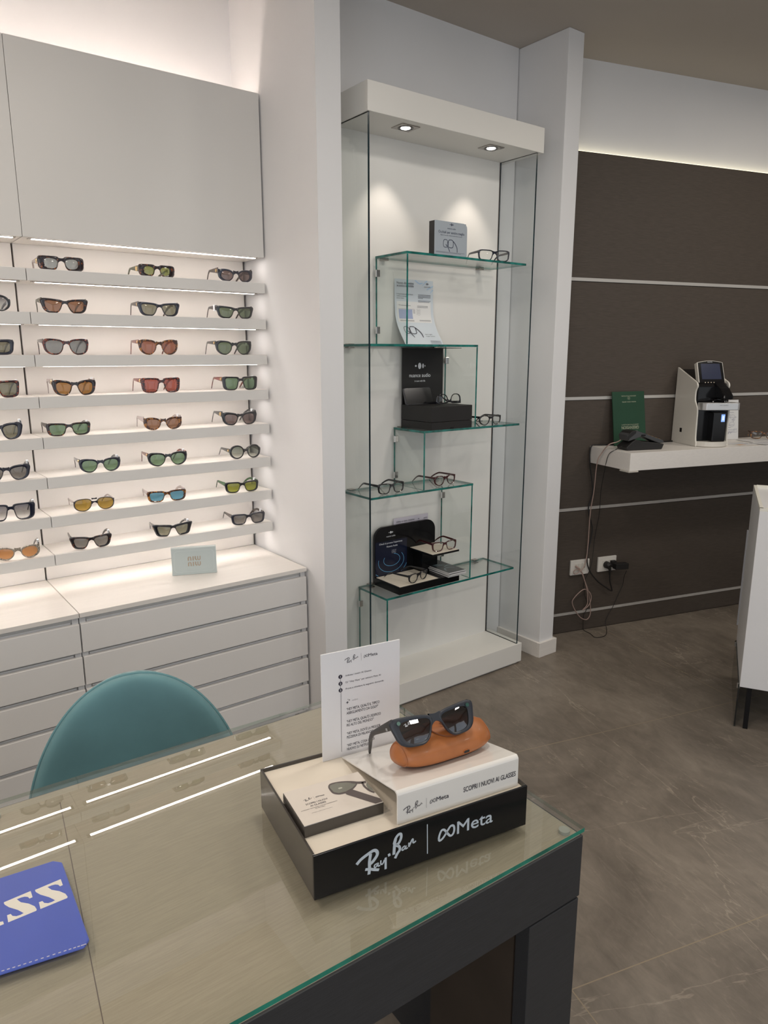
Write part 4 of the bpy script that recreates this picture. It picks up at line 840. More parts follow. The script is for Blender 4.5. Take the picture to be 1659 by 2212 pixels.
pap = [(0.98, 0.23, 4, 'white sheet with an orange corner lying beside the lensmeter base', .15, .10), (1.22, 0.20, -6, 'large white sheet lying flat at the right of the wall shelf', .28, .20), (1.12, 0.262, 12, 'white printed slip lying near the front edge of the wall shelf', .17, .09), (1.36, 0.235, -14, 'small note lying on top of the large white sheet on the wall shelf', .15, .09)]
for i, (s_, d_, a_, lab, w_, h_) in enumerate(pap):
    p_ = thing('paper_sheet', lab, 'paper', WP(s_, d_, SZW+0.0006+0.0013*i), (0, 0, WA+R_(a_)), 'loose papers on the wall shelf')
    MB().box(-w_/2, -h_/2, 0, w_/2, h_/2, 0.0011).build('sheet', M_paper, p_, local=True)
    mb = MB()
    for k in range(5): mb.box(-w_*.38, -h_*.3+h_*.14*k, .00115, w_*(.3-.1*(k % 2)), -h_*.3+h_*.14*k+.0022, .00125)
    mb.build('printed_lines', mat('grey_blue_ink', (0.16, 0.18, 0.32), 0.6), p_, local=True)
    if i == 0: MB().prism([(-.07, -.045), (-.02, -.045), (-.07, -.015)], (0, 0, .0012), (1, 0, 0), (0, 1, 0), (0, 0, .0002)).build('orange_corner', mat('orange_print', (0.75, 0.35, 0.05), 0.5), p_, local=True)

# ---- sockets, plugs and cables
M_plate = mat('white_socket_plate', (0.78, 0.75, 0.70), 0.35)
for i, (s0, lab) in enumerate(((0.078, 'white network socket plate low on the dark wall, left of the power socket'), (0.259, 'white power socket plate with two black plugs low on the dark wall'))):
    o_ = thing('wall_socket', lab, 'socket', WP(s0+.06, 0.002, .375), (0, 0, WA), 'sockets on the dark wall')
    MB().box(-.061, -.011, -.042, .061, 0, .042).build('plate', M_plate, o_, local=True, bevel=.002)
    MB().box(-.034, -.0125, -.022, .034, -.0105, .022).build('insert', mat('socket_insert', (0.70, 0.67, 0.61), 0.4), o_, local=True, bevel=.0008)
    mb = MB(); mb.box(-.0115, -.0127, -.022, -.0108, -.0124, .022).box(.0108, -.0127, -.022, .0115, -.0124, .022)
    if i == 0: mb.box(.022, -.0128, -.005, .030, -.0120, .005)
    mb.build('socket_holes', M_seam, o_, local=True)
def wpath(P, d=0.02):
    out = []
    for p in P:
        q = p[2] if len(p) > 2 else d; out.append(tuple(WP(p[0], q, p[1])))
    return out
def cable(name, label, P, r, m, group='cables hanging from the wall shelf'):
    t = thing(name, label, 'cable', P[0], group=group)
    MB().tube(smooth_path([Vector(p) for p in P], 6), r, 8).build('cord', m, t); return t
pinkm = mat('pinkish_beige_cable', (0.42, 0.30, 0.26), 0.45)
PK = [(0.1957, 1.0879, 0.2), (0.1864, 1.0763, 0.185), (0.1532, 1.0619, 0.165), (0.1488, 1.0144, 0.12), (0.1432, 0.9606, 0.095), (0.1696, 0.8049, 0.05), (0.1702, 0.6747, 0.03), (0.1721, 0.4936, 0.025), (0.159, 0.402, .03), (0.134, 0.362, .03), (0.096, 0.346, .03), (0.086, 0.360, .03), (0.100, 0.371, .03), (0.125, 0.362, .03), (0.145, 0.343, .03), (0.169, 0.296, .02), (0.195, 0.239, .02), (0.213, 0.17, .02), (0.221, 0.101, .02), (0.201, 0.068, .02), (0.16, 0.082, .02), (0.12, 0.128, .02), (0.095, 0.179, .02), (0.105, 0.21, .025), (0.14, 0.243, .03), (0.17, 0.250, .03), (0.202, 0.225, .03), (0.212, 0.190, .03), (0.195, 0.150, .03), (0.160, 0.132, .03), (0.185, 0.165, .035), (0.178, 0.24, .035), (0.158, 0.30, .035), (0.140, 0.345, .03), (0.120, 0.372, .025), (0.108, 0.384, .016)]
pk = cable('network_cable', 'pinkish beige network cable looping in front of the left socket plate', wpath(PK), 0.0026, pinkm)
MB().tube(wpath([(0.107, 0.385, .013), (0.116, 0.378, .022), (0.128, 0.370, .028)]), [.006, .005, .0035], 10).build('plug', pinkm, pk)
B1 = [(0.70, 1.042, .022), (0.55, 1.042, .030), (0.40, 1.041, .03), (0.22, 1.042, .022), (0.168, 1.043, .020), (0.153, 1.02, .020), (0.155, 0.949, .020), (0.184, 0.798, .020), (0.164, 0.699, .02), (0.198, 0.58, .02), (0.174, 0.44, .022), (0.192, 0.359, .022), (0.253, 0.286, .02), (0.32, 0.237, .02), (0.356, 0.216, .02), (0.350, 0.236, .025), (0.330, 0.282, .03), (0.324, 0.318, .034), (0.322, 0.338, .036)]
b1 = cable('power_cable', 'thick black power cable from the lensmeter to the round black plug', wpath(B1), 0.0036, M_blackm)
MB().tube(wpath([(0.310, 0.372, .015), (0.310, 0.372, .040), (0.311, 0.368, .048)]), [.0195, .0185, .014], 18).tube(wpath([(0.311, 0.366, .040), (0.320, 0.345, .038), (0.323, 0.318, .034)]), [.011, .007, .005], 12).build('plug', M_blackm, b1)
B2 = [(0.1848, 1.0624, 0.23), (0.168, 1.0416, 0.205), (0.1551, 1.0094, 0.165), (0.172, 0.9128, 0.12), (0.1992, 0.8055, 0.07), (0.2291, 0.6687, 0.03), (0.222, 0.538, .015), (0.207, 0.422, .025), (0.190, 0.358, .03), (0.168, 0.281, .015), (0.186, 0.198, .012), (0.206, 0.142, .012), (0.185, 0.09, .010), (0.184, 0.03, .012)]
FL = [(3.175, 2.352, .004), (3.164, 2.30, .003), (3.141, 2.251, .003), (3.176, 2.232, .003), (3.222, 2.239, .003), (3.290, 2.285, .003)]
B3 = [(0.330, 0.03, .02), (0.344, 0.06, .012), (0.381, 0.119, .012), (0.411, 0.184, .012), (0.435, 0.241, .015), (0.427, 0.291, .03), (0.425, 0.335, .05)]
b2 = cable('charger_cable', 'thin black charger cable trailing from the card reader down onto the floor', wpath(B2)+FL+wpath(B3), 0.0016, M_blackm)
q = WP(0.350, 0.0130, .376)
MB().hexa(WP(.336, .013, .358), DW*.030-NW*0, -NW*.022, UZ*.036).hexa(WP(.338, .034, .352), DW*.075-NW*.012, -NW*.034, UZ*.034).build('plug', M_blackm, b2, bevel=.003)

# ================================================================== WHITE CABINET AT THE RIGHT EDGE
F0 = Vector((2.778, 1.287, 0)); ed = Vector((0.493, 0.268, 0)); wd_ = ed.normalized(); fd = Vector((wd_.y, -wd_.x, 0))
wc = thing('counter_cabinet', 'tall white cabinet on thin black legs cut off by the right picture edge', 'cabinet', F0, (0, 0, 0))
LB = 0.56; WB = 1.9  # unseen length added out of view to shade the lower dark wall
MB().hexa(F0+UZ*.193, fd*WB, wd_*LB, UZ*(0.922-.193)).build('body', [mat('cabinet_white', (0.76, 0.76, 0.77), 0.35, var=.01)], wc, bevel=.0015)
rim = MB()
for o_, a_, b_ in ((F0, fd*WB, wd_*.012), (F0+wd_*(LB-.012), fd*WB, wd_*.012), (F0, fd*.012, wd_*LB), (F0+fd*(WB-.012), fd*.012, wd_*LB)): rim.hexa(o_+UZ*.922, a_, b_, UZ*.012)
rim.build('top_rim', mat('ivory_rim', (0.80, 0.78, 0.70), 0.35), wc, bevel=.001)
for a_, b_ in ((.03, .03), (WB-.04, .03), (.03, LB-.05), (WB-.04, LB-.05)):
    MB().hexa(F0+fd*a_+wd_*b_, fd*.018, wd_*.018, UZ*.193).build('leg', M_blackg, wc)
gp = MB().hexa(F0-fd*0.004+wd_*.03+UZ*.004, fd*.006, wd_*(LB-.05), UZ*.186).build('glass_skirt', glass_mat('smoked_glass', (0.30, 0.36, 0.36), boost=2.0), wc)
for b_ in (.035, LB-.05):
    MB().hexa(F0-fd*0.008+wd_*b_+UZ*.172, fd*.012, wd_*.014, UZ*.02).build('clamp', M_metal, gp)
MB().hexa(F0-fd*.006+wd_*(LB-.004)+UZ*.26, fd*.006, wd_*.012, UZ*.46).build('door_edge', mat('grey_edge', (0.38, 0.39, 0.42), 0.4), wc)

# ================================================================== TEAL CHAIR
ch = thing('velvet_chair', 'teal velvet chair with a rounded backrest pushed in behind the desk', 'chair', (0.434, 1.458, -0.0), (0, 0, R_(-14)))
def bk_p(u, v, off):
    # u -1..1 across, v 0..1 up ; half-ellipse outline, gentle hollow
    zc = .45; H_ = .333
    if v < .2: zz = zc-.10*(1-v/.2); half = .243-.05*(1-v/.2)
    else: th_ = (v-.2)/.8*PI/2; zz = zc+H_*math.sin(th_); half = .243*max(0, math.cos(th_))**.95
    x_ = half*u; return Vector((x_, .135-.07*abs(x_/.243)**2.2+off+.05*(zz-.6), zz))
def shell(mb, th, inset, bulge):
    N, K = 36, 26
    def f(u, v, s): 
        uu = 2*u-1; p = bk_p(uu*(1-inset), v*(1-inset*.3), 0); ed_ = (1-uu**4)*(1-max(0, v*1.0)**6)
        p.y += s*(th/2*(ed_**.35)) ; return p
    mb.grid(lambda u, v: f(u, v, -1), N, K); mb.grid(lambda u, v: f(1-u, v, 1), N, K)
mb = MB(); shell(mb, .062, 0, 1); mb.build('backrest', M_velvet, ch, local=True, angle=80)
pip = MB(); Q = [bk_p(-1, k/30, 0) for k in range(31)]+[bk_p(1, 1-k/30, 0) for k in range(31)]
Q2 = [Q[0]]
for p in Q[1:]:
    if (p-Q2[-1]).length > 0.006: Q2.append(p)
MB().tube(Q2, 0.0032, 8).build('piping', mat('teal_piping', (0.12, 0.27, 0.30), 0.7, sheen=0.5), ch, local=True)
st_ = MB(); rings = []
for zz, k_ in ((.38, .86), (.40, .97), (.43, 1.0), (.455, .96), (.465, .80)): rings.append([Vector((.225*k_*math.cos(t_), -.10+.215*k_*math.sin(t_), zz)) for t_ in [2*PI*i/32 for i in range(32)]])
st_.loft(rings).build('seat', M_velvet, ch, local=True)
for sx, sy in ((-1, -1), (1, -1), (-1, 1), (1, 1)):
    MB().tube([(sx*.14, -.10+sy*.12, .39), (sx*.20, -.10+sy*.19, 0)], [.013, .008], 12).build('leg', M_blackm, ch, local=True)
for sx in (-1, 1): MB().tube([(sx*.10, .06, .40), (sx*.11, .115, .44), (sx*.11, .135, .50)], .010, 10).build('back_support', M_blackm, ch, local=True)

# ================================================================== DESK
DA = R_(-2.2); DX = Vector((math.cos(DA), math.sin(DA), 0)); DY = Vector((-math.sin(DA), math.cos(DA), 0)); KD = 0.961; DC = Vector((0.904*KD, 0.645*KD, 0))
def fz(z): return 1.51-(1.51-z)*KD if z > 0.001 else z
DX = DX*KD; DY = DY*KD
def DP(a, b, z): return DC - DX*a + DY*b + UZ*fz(z)       # a leftwards from the near right corner, b backwards
def dbox(mb, a0, a1, b0, b1, z0, z1, mi=0): return mb.hexa(DP(a1, b0, z0), DX*(a1-a0), DY*(b1-b0), UZ*(fz(z1)-fz(z0)), mi)
DLEN, DDEP = 1.75, 0.640
dk = thing('desk', 'charcoal wood desk with a pale greige top under glass in the foreground', 'desk', DP(.8, .3, 0))
dbox(MB(), 0.004, DLEN, 0.004, DDEP-.004, .716, .7265).build('desktop', M_olive, dk)
dbox(MB(), 0, DLEN, 0, .022, .609, .7255).build('apron', M_char, dk, bevel=.001)
dbox(MB(), 0, .022, .022, DDEP, .609, .7255).build('end_apron', M_char, dk, bevel=.001)
dbox(MB(), 0, DLEN, DDEP-.022, DDEP, .609, .7255).build('rear_apron', M_char, dk, bevel=.001)
dbox(MB(), .002, .119, 0, .030, 0, .6055).build('leg_panel', M_char, dk, bevel=.001)
dbox(MB(), .002, .030, .030, DDEP, 0, .6055).build('end_panel', M_char, dk, bevel=.001)
dbox(MB(), .03, DLEN, .30, .318, .25, .6085).build('modesty_panel', M_modesty, dk)
dbox(MB(), .030, .118, .034, .25, 0, .604).build('inner_panel', M_modesty, dk)
for a0 in (1.16, ): dbox(MB(), a0+.45, a0+.58, 0, DDEP, 0, .6055).build('end_panel', M_char, dk)
lj = DP(0, 0, 0)
jl = MB(); jl.hexa((.2285*KD, 1.265*KD, fz(.7266)), (.0012, 0, 0), (-.083*KD, -.60*KD, 0), (0, 0, .0001)); jl.build('top_joint', M_seam, dk)
dg_ = thing('desk_glass', 'clear glass sheet with green edges lying on the desk', 'glass top', DP(.8, .3, .73))
dbox(MB(), -.001, DLEN, -.001, DDEP, .7325, .7400, [3, 0, 1, 2, 2, 2]).build('sheet', [M_dglass, M_edgeB, glass_mat('polished_side_edge', (0.62, 0.72, 0.66)), M_dglass2], dg_)
for a_, b_ in ((.022, .022), (.022, DDEP-.022), (.8, .022), (.8, DDEP-.03)):
    c_ = DP(a_, b_, .7266); MB().tube([c_, c_+UZ*.0057], .009, 20).build('bumper', mat('clear_bumper', (0.40, 0.42, 0.38), 0.15), dg_)

# ---- blue desk mat
dm = thing('desk_mat', 'royal blue vinyl mat with large cream letters at the left edge of the desk', 'mat', (0.187*KD, 1.086*KD, fz(.7402)))
P = [(0.1885, 1.0745), (0.1795, 0.893), (0.1705, 0.884), (0.02, 0.915), (-0.13, 0.93), (-0.115, 1.13), (0.105, 1.094), (0.178, 1.086)]
MX, MY, MZ = (KD, 0, 0), (0, KD, 0), fz(.7402)
MB().prism(P, (0, 0, MZ), MX, MY, (0, 0, .004)).build('vinyl', mat('royal_blue_vinyl', (0.075, 0.118, 0.47), 0.32, var=.06, scale=5, bump=.05), dm, bevel=.0018)
S_ = [(0.1419, 1.0346), (0.1772, 1.0356), (0.1767, 1.0208), (0.1727, 1.0205), (0.1713, 1.0256), (0.1678, 1.0288), (0.1633, 1.03), (0.1576, 1.0299), (0.1611, 1.0201), (0.1695, 1.0105), (0.1752, 0.9998), (0.1762, 0.9916), (0.175, 0.9894), (0.1394, 0.9898), (0.1406, 1.0049), (0.1451, 1.0046), (0.1465, 0.9988), (0.1508, 0.9951), (0.1558, 0.9944), (0.1601, 0.9954), (0.1546, 1.0069), (0.1458, 1.0198), (0.1419, 1.0288), (0.1414, 1.0328)]
mb = MB()
for k in range(2): mb.prism([(x-.0411*k, y+.0005*k) for x, y in S_], (0, 0, MZ+.004), MX, MY, (0, 0, .0002))
Ip = [(.0930, .9905), (.0930, .9965), (.0880, .9985), (.0830, 1.004), (.0825, 1.022), (.088, 1.0285), (.093, 1.030), (.093, 1.0360), (.060, 1.0360), (.060, 1.030), (.065, 1.0285), (.069, 1.022), (.068, 1.004), (.064, .9985), (.060, .9965), (.060, .9905)]
mb.prism(Ip, (0, 0, MZ+.004), MX, MY, (0, 0, .0002))
Ep = [(.052, .9905), (.052, 1.005), (.047, 1.005), (.043, .998), (.030, .997), (.031, 1.011), (.040, 1.011), (.040, 1.017), (.031, 1.017), (.031, 1.030), (.042, 1.029), (.046, 1.022), (.050, 1.022), (.051, 1.0365), (.008, 1.037), (.008, 1.031), (.014, 1.029), (.014, .998), (.008, .996), (.008, .9905)]
mb.prism(Ep, (0, 0, MZ+.004), MX, MY, (0, 0, .0002))
Zp = [(.001, .9905), (.001, 1.005), (-.004, 1.005), (-.008, .998), (-.020, .997), (.0, 1.031), (.0, 1.037), (-.037, 1.037), (-.039, 1.022), (-.034, 1.022), (-.031, 1.029), (-.020, 1.030), (-.041, .996), (-.041, .9905)]
mb.prism(Zp, (0, 0, MZ+.004), MX, MY, (0, 0, .0002))
mb.build('lettering', mat('cream_letters', (0.76, 0.73, 0.65), 0.45), dm, recalc=True)
sm_ = MB(); Q = [Vector((p.x*KD, p.y*KD, MZ+.004)) for p in smooth_path([(0.1705, 0.8865, 0), (0.10, .9005, 0), (0.02, .9165, 0), (-.1, .929, 0)], 12)]
for p in Q[::1]:
    sm_.hexa(p, (.0030, -.0006, 0), (.0003, .0012, 0), (0, 0, .0004))
sm_.build('stitching', mat('pale_stitching', (0.55, 0.53, 0.62), 0.6), dm)

# ================================================================== DISPLAY TRAY ON THE DESK
TA = R_(-9.97); TX = Vector((math.cos(TA), math.sin(TA), 0)); TY = Vector((-math.sin(TA), math.cos(TA), 0)); TX = TX*KD; TY = TY*KD; TZ = UZ*KD; TO = Vector((0.459*KD, 0.774*KD, fz(0.7402)))
def TP(u, v, z): return TO + TX*u + TY*v + TZ*z
def tbox(mb, u0, u1, v0, v1, z0, z1, mi=0): return mb.hexa(TP(u0, v0, z0), TX*(u1-u0), TY*(v1-v0), TZ*(z1-z0), mi)
tr_ = thing('display_tray', 'black display tray with a cream floor and large white logos standing on the desk glass', 'display tray', TP(.19, .12, 0))
tbox(MB(), 0, .379, 0, .0035, 0, .073).build('front_wall', M_blackg, tr_, bevel=.0006)
tbox(MB(), 0, .0035, .0036, .2445, 0, .073).build('side_wall', M_darkframe, tr_, bevel=.0005)
tbox(MB(), .3755, .379, .0036, .2445, 0, .073).build('side_wall', M_darkframe, tr_, bevel=.0005)
tbox(MB(), 0, .379, .2445, .248, 0, .073).build('rear_wall', M_darkframe, tr_, bevel=.0005)
tbox(MB(), .0036, .3754, .0036, .2444, .002, .067).build('insert', M_beige, tr_)
mb = MB(); logo(mb, TP(.067, -.0004, .012), TX, TZ, 1.0, thick=1.18); mb.build('lettering', mat('cool_white_vinyl', (0.50, 0.56, 0.62), 0.4), tr_)
# acrylic riser
rs = thing('acrylic_riser', 'glossy white acrylic ramp with dark lettering on its front, standing in the black tray', 'riser', TP(.25, .1, .068))
M_acr = mat('glossy_white_acrylic', (0.80, 0.78, 0.74), 0.12, coat=0.5)
U0, U1 = .143, .3705; V0 = .0145
rp = [(V0, .0672), (V0+.0005, .113)] + [(V0+.0085-.0080*math.cos(a), .1145+.0080*math.sin(a)) for a in [PI/2*k/6*.85 for k in range(1, 7)]] + [(.060, .1128), (.224, .0702), (.224, .0672)]
inner = [(.2235, .0673), (.2225, .0675), (.060, .1098), (V0+.010, .1188), (V0+.0045, .1165), (V0+.0035, .112), (V0+.003, .0672)]
M2 = MB(); outer = rp[:-1]+inner
prof_ = rp[:-1] + [(.224, .0673)] + inner[1:]
M2.prism(prof_, TP(U0, 0, 0), TY, TZ, TX*(U1-U0)); M2.build('sheet', M_acr, rs, bevel=.0006)
mb = MB(); logo(mb, TP(.153, V0-.0006, .0815), TX, TZ, .335, thick=.75)
text(mb, 'SCOPRI I NUOVI AI GLASSES', TP(.262, V0-.0006, .0875), TX, TZ, .0085, .1025, weight=.012); mb.build('lettering', M_ink, rs)
# sign
sg = thing('instruction_sign', 'white upright instruction sign with dark printed text at the back of the black tray', 'sign', TP(.185, .23, .068))
tbox(MB(), .108, .261, .2275, .2305, .0674, .269).build('board', mat('white_sign_acrylic', (0.80, 0.80, 0.82), 0.25), sg, bevel=.0004)
mb = MB(); ys = .2272
logo(mb, TP(.152, ys, .2445), TX, TZ, .262, thick=.8)
for i, (s, zz, w_) in enumerate((('Indossa i nostri AI Glasses', .2205, .050), ('Di\u2019 \u201cHey Meta\u201d per attivare Meta AI', .2077, .0685), ('Prova a chiedere le seguenti domande:', .1955, .075))):
    text(mb, s, TP(.1535, ys, zz), TX, TZ, .0031, w_, weight=.004)
for zz in (.222, .209, .1965):
    mb.disc(TP(.1435, ys+.0001, zz), -TY, .0036, .0002, 20)
mb.hexa(TP(.1432, ys, .2125), TX*.0006, TY*.0001, TZ*.006); mb.hexa(TP(.1432, ys, .2), TX*.0006, TY*.0001, TZ*.0055); mb.hexa(TP(.1438, ys, .078), TX*.0006, TY*.0001, TZ*.115)
LN = [('\u201cHEY META, QUAL\u2019\u00c8 IL TIPICO', .1550, .0650), ('ABBIGLIAMENTO DA GOLF?\u201d', .1475, .0625), ('\u201cHEY META, QUAL\u2019\u00c8 L\u2019EDIFICIO', .1315, .0675), ('PI\u00d9 ALTO DEL MONDO?\u201d', .1240, .0535), ('\u201cHEY META, DOV\u2019\u00c8 LA MIGLIOR', .1082, .0670), ('PIZZERIA DI MILANO?\u201d', .1007, .0520), ('\u201cHEY META, COSA C\u2019\u00c8 DI', .0850, .0545), ('NUOVO SU NETFLIX?\u201d', .0775, .0480)]
for s, zz, w_ in LN: text(mb, s, TP(.1545, ys, zz), TX, TZ, .0049, w_, weight=.014)
def star(c, r): 
    P = [(r*(1 if k % 2 == 0 else .35)*math.cos(PI/4*k), r*(1 if k % 2 == 0 else .35)*math.sin(PI/4*k)) for k in range(8)]
    mb.add([c+TX*a+TZ*b for a, b in P], [tuple(range(8))])
star(TP(.1563, ys, .1705), .0032); star(TP(.1600, ys, .1745), .0018); star(TP(.1575, ys, .1760), .0011)
for k, hh in enumerate((1, 2, 1.4, 3, 1.2, 2.2, 1)): mb.hexa(TP(.1655+.0018*k, ys, .1725-.0006*hh), TX*.0004, TY*.0001, TZ*.0012*hh)
mb.build('lettering', M_ink, sg)
mb = MB()
for s, zz in (('1', .222), ('2', .209), ('3', .1965)): text(mb, s, TP(.1435, ys-.0002, zz-.0018), TX, TZ, .0036, None, 'C', weight=.02)
mb.build('numerals', M_white, sg)
# small picture box
pc = thing('picture_box', 'small dark box with a cream lid showing part of sunglasses, lying in the black tray', 'box', TP(.07, .1, .068))
tbox(MB(), .0055, .1375, .0500, .1445, .0673, .0865).build('box', M_darkframe, pc, bevel=.0005)
tbox(MB(), .0060, .1370, .0505, .1440, .0866, .0872).build('lid_print', mat('cream_print', (0.70, 0.64, 0.57), 0.5), pc)
def LP2(x, y, z=0): return TP(.006+x, .0505+y, .0874+z)
mb = MB(); logo(mb, LP2(.021, .0555), TX, TY, .145, thick=.9)
for s, yy_, hh, w_, wt in (('SCOPRI I NUOVI', .0460, .0038, .036, .012), ('AI GLASSES', .0395, .0038, .026, .012), ('SI INDOSSA, FOTOGRAFA CON PI\u00d9 FUNZIONALIT\u00c0', .0345, .0017, .060, .012), ('PI\u00d9 BATTERIA', .0312, .0017, .016, .012), ('Immagini a puro scopo illustrativo', .0235, .0012, .034, 0)):
    text(mb, s, LP2(.0385, yy_), TX, TY, hh, w_, 'C', wt)
mb.build('lettering', M_ink, pc)
fr_ = mat('grey_brown_picture_frame', (0.11, 0.09, 0.085), 0.5); ln_ = mat('grey_green_picture_lens', (0.20, 0.20, 0.165), 0.5)
# picture of sunglasses (flat print): lens, rim, bridge, second lens, temple
PX = lambda P: [((x_-135)/1065*0+0, 0) for x_ in P]
lens1 = [(.071, .072), (.074, .078), (.085, .079), (.100, .074), (.112, .066), (.113, .062), (.103, .055), (.090, .051), (.078, .052), (.072, .058)]
rim1 = smooth_path([(.0685, .0655), (.070, .076), (.077, .0825), (.095, .080), (.112, .072), (.117, .0655), (.108, .055), (.094, .048), (.079, .048), (.070, .055)], 4, True)
MB().prism([(p.x, p.y) for p in rim1], LP2(0, 0, 0), TX, TY, TZ*.0001).build('printed_rim', fr_, pc, recalc=True)
temp = MB().prism([(.083, .066), (.090, .068), (.1305, .010), (.1305, .001), (.118, .001), (.088, .043)], LP2(0, 0, .00012), TX, TY, TZ*.00005)
temp.build('printed_temple', fr_, pc, recalc=True)
MB().prism(lens1, LP2(0, 0, .0002), TX, TY, TZ*.0001).build('printed_lens', ln_, pc, recalc=True)
mb = MB(); ribbon(mb, [(.108, .0705), (.118, .064), (.1300, .060)], .006, LP2(0, 0, .0003), TX, TY); ribbon(mb, [(.124, .062), (.1225, .050), (.1250, .036), (.1295, .028)], .0035, LP2(0, 0, .0003), TX, TY); mb.build('printed_bridge', fr_, pc)
MB().prism([(.1305, .058), (.1262, .052), (.1252, .042), (.1305, .031)], LP2(0, 0, .0002), TX, TY, TZ*.0001).build('printed_lens', ln_, pc, recalc=True)
mb = MB(); mb.prism(rrect(.082, .061, .089, .065, .0019), LP2(0, 0, .0004), TX, TY, TZ*.0001); mb.build('printed_highlight', mat('pale_picture_highlight', (0.45, 0.45, 0.38), 0.5), pc, recalc=True)

# orange case: half-round capsule lying on the ramp
SL = math.atan2(.0702-.1128, .224-.060)
oc_c = TP(.2730, .097, .1035); RX = TX; RY = (TY*math.cos(SL)+TZ*math.sin(SL)); RZ = RX.cross(RY).normalized()*KD
rot_y = R_(4); AX = (RX*math.cos(rot_y)+RY*math.sin(rot_y)); AY = (RY*math.cos(rot_y)-RX*math.sin(rot_y))
oc = thing('glasses_case', 'tan orange leather glasses case with a snap flap lying on the white ramp', 'glasses case', oc_c)
M_tan = mat('tan_leather', (0.40, 0.135, 0.038), 0.42, var=0.06, scale=40, bump=0.12, coat=0.05)
M_tan2 = mat('tan_leather_flap', (0.36, 0.115, 0.030), 0.42, var=0.05, scale=40, bump=0.1)
HL, HD, HH = .0935, .0425, .059
def prof_r(t, k, s=1.0):   # rounded triangular cross-section, t 0..1 around
    a = 2*PI*t; c, s_ = math.cos(a), math.sin(a)
    y = math.copysign(abs(c)**.85, c)*HD*(1-.42*max(0, s_)**1.5); z_ = (HH*.62*s_ if s_ > 0 else HH*.38*math.copysign(abs(s_)**.5, s_))
    return y*k, HH*.38+z_*k
rings = []
for i in range(29):
    q = -1+2*i/28; x_ = HL*math.sin(q*PI/2)
    k = (1-abs(math.sin(q*PI/2))**3.2)**(1/2.6) if abs(q) < 1 else .02
    k = max(k, .02); rings.append([oc_c+AX*x_+AY*(y*1.0)+RZ*(z_+ (0)) for y, z_ in [prof_r(j/40, k) for j in range(40)]])
MB().loft(rings).build('body', M_tan, oc, angle=70, recalc=True)
# seam line around the ends
for sgn in (-1, 1):
    Q = []
    for j in range(41):
        y, z_ = prof_r(j/40, .617); Q.append(oc_c+AX*(sgn*HL*.905)+AY*y+RZ*z_)
    MB().tube(Q[:-1], .0011, 6, closed=True).build('end_seam', M_tan2, oc)
def on_case(x_, ang, off=.0012):   # point on the case skin: x along, ang around (0 front base .. PI/2 top)
    a = PI-ang; c, s_ = math.cos(a), math.sin(a)
    y = math.copysign(abs(c)**.85, c)*HD*(1-.42*max(0, s_)**1.5); z_ = HH*.38+(HH*.62*s_ if s_ > 0 else -HH*.38*abs(s_)**.5)
    n_ = (AY*(y)+RZ*(z_-HH*.38)).normalized()
    return oc_c+AX*x_+AY*y+RZ*z_+n_*off
# flap: half-disc over the front
fl_ = MB()
FLX, FLW, A0, A1 = .008, .040, R_(28), R_(115)
def flp(u, v, off):
    a = A1-(A1-A0)*v; wv = FLW*(math.sqrt(max(0, 1-(max(0, v-.35)/.65)**2.3)) if v > .35 else 1)
    return on_case(FLX+wv*(2*u-1), a, off)
fl_.grid(lambda u, v: flp(u, v, .0022), 14, 18).grid(lambda u, v: flp(1-u, v, .0002), 14, 18)
fl = fl_.build('flap', M_tan2, oc, angle=60)
Q = [flp(0, .35+.65*k/14, .0016) for k in range(15)]+[flp(1, .35+.65*(1-k/14), .0016) for k in range(1, 15)]
MB().tube(Q, .0009, 6).build('flap_edge', mat('dark_tan_edge', (0.20, 0.06, 0.02), 0.5), fl)
p_ = on_case(FLX+.004, R_(47), .0020); n_ = (p_-(oc_c+AX*(FLX+.004)+RZ*HH*.38)).normalized()
MB().disc(p_, n_, .0052, .0018, 20).build('snap', M_tan, fl, bevel=.0008)
mb = MB(); p_ = on_case(FLX-.018, R_(75), .0026); n_ = (p_-(oc_c+AX*(FLX-.018)+RZ*HH*.38)).normalized(); up_ = n_.cross(AX)*-1
up_ = up_ if up_.z > 0 else -up_
for i, (key, P) in enumerate(LOGO.items()):
    if key in ('bar', 'inf'): continue
    ribbon(mb, [((x-.067)*.28, (z_-.012)*.28) for x, z_ in P], .0008, p_, AX, up_)
mb.build('stamped_script', mat('dark_brown_stamp', (0.07, 0.02, 0.01), 0.5), fl)
p_ = on_case(.022, R_(-12), .0008); n_ = (p_-(oc_c+AX*.022+RZ*HH*.38)).normalized(); u_ = n_.cross(AX).normalized()
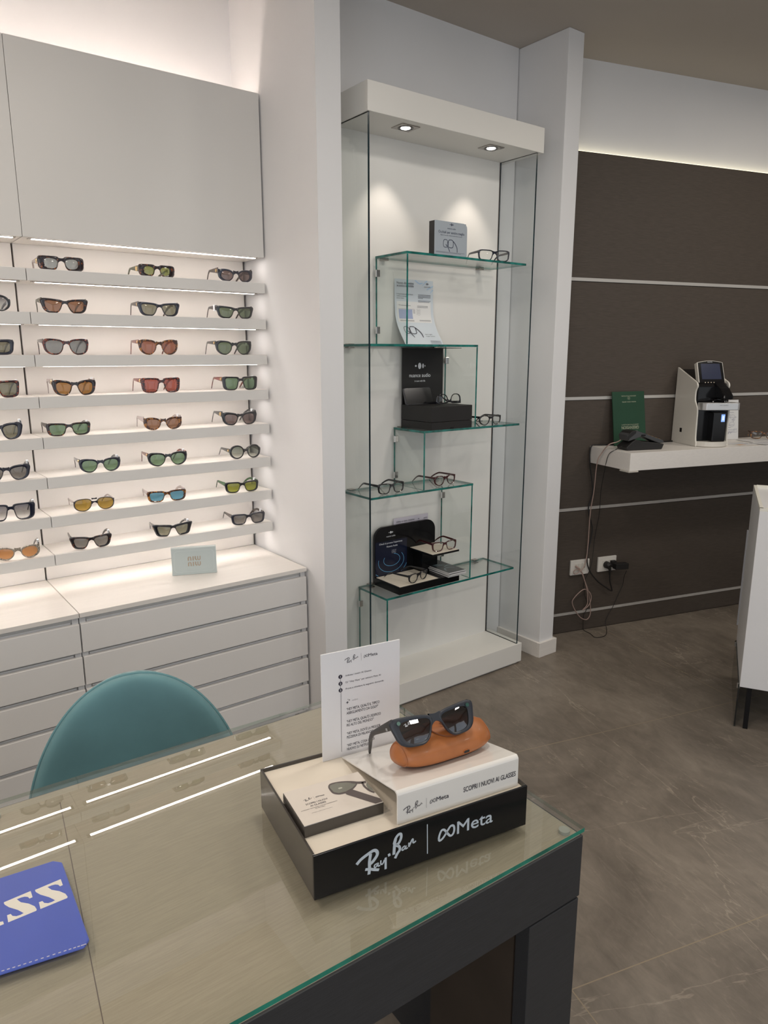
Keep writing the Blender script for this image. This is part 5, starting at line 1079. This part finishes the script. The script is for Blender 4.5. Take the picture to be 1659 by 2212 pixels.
MB().prism(rrect(-.0055, -.0020, .0055, .0020, .0019), p_-n_*.0012, AX, u_, n_*.0016).build('charging_port', M_blackm, oc, recalc=True)
MB().prism(rrect(-.0066, -.0030, .0066, .0030, .0029), p_-n_*.0016, AX, u_, n_*.0016).build('port_rim', M_tan2, oc, recalc=True)

# smart sunglasses on the case
M_matnavy = mat('matt_navy_black_acetate', (0.022, 0.026, 0.036), 0.42)
M_mattem = mat('dark_grey_brown_temple', (0.035, 0.031, 0.030), 0.42)
L_dark = glass_mat('dark_brown_mirror_lens', (0.050, 0.028, 0.026), 1.6, boost=2.6)
SP_ = TP(.249, .0620, .1590)
wf = dict(n=3.8, n_low=3.0, taper=.15, lift=.0022, on=4.2, on_low=3.0, olift=.0045, oflare=.0035, slope=.016, tt=.0068, tb=.0045, to=.0115, ti=.0035, gap=.019, th=.0165, tth=.0085, tw=.0055, L=.150, hz=.80, depth=.0055, bridge=.76, bh=.012)
sg_ = glasses('smart_sunglasses', 'matt black smart sunglasses with brown mirror lenses perched on the tan case', 'sunglasses', None, tuple(SP_), 0, .150, .048, wf, M_matnavy, M_mattem, L_dark, rot=(R_(-31), R_(-1), TA), tip=.004)
sg_.scale = (KD, KD, KD)
for side in (-1, 1):
    x_ = side*.0655; o_ = MB().disc((x_, .0052-.0012, .0415), (0, -1, 0), .0032, .0008, 20).build('camera_window', mat('grey_green_sensor', (0.13, 0.22, 0.19), 0.2) if side < 0 else mat('dark_green_sensor', (0.04, 0.10, 0.085), 0.15), sg_, local=True)
mb = MB()
for i, (key, P) in enumerate(LOGO.items()):
    if key in ('bar', 'inf'): continue
    ribbon(mb, [((x-.067)*.13, (z_-.012)*.13) for x, z_ in P], .00042, Vector((-.0575, -.0008+.0042, .0335)), X_, Z_)
ribbon(mb, [(.0150, .008), (.0155, .0055)], .0006, Vector((-.0575, .0034, .0335)), X_, Z_)
mb.build('lens_script', M_white, sg_, local=True)
mb = MB(); xx = -.0766
text(mb, 'RB', Vector((xx, .034, .0345)), Vector((0, -1, 0)), Z_, .0045, .006); mb.build('temple_logo', M_white, sg_, local=True)
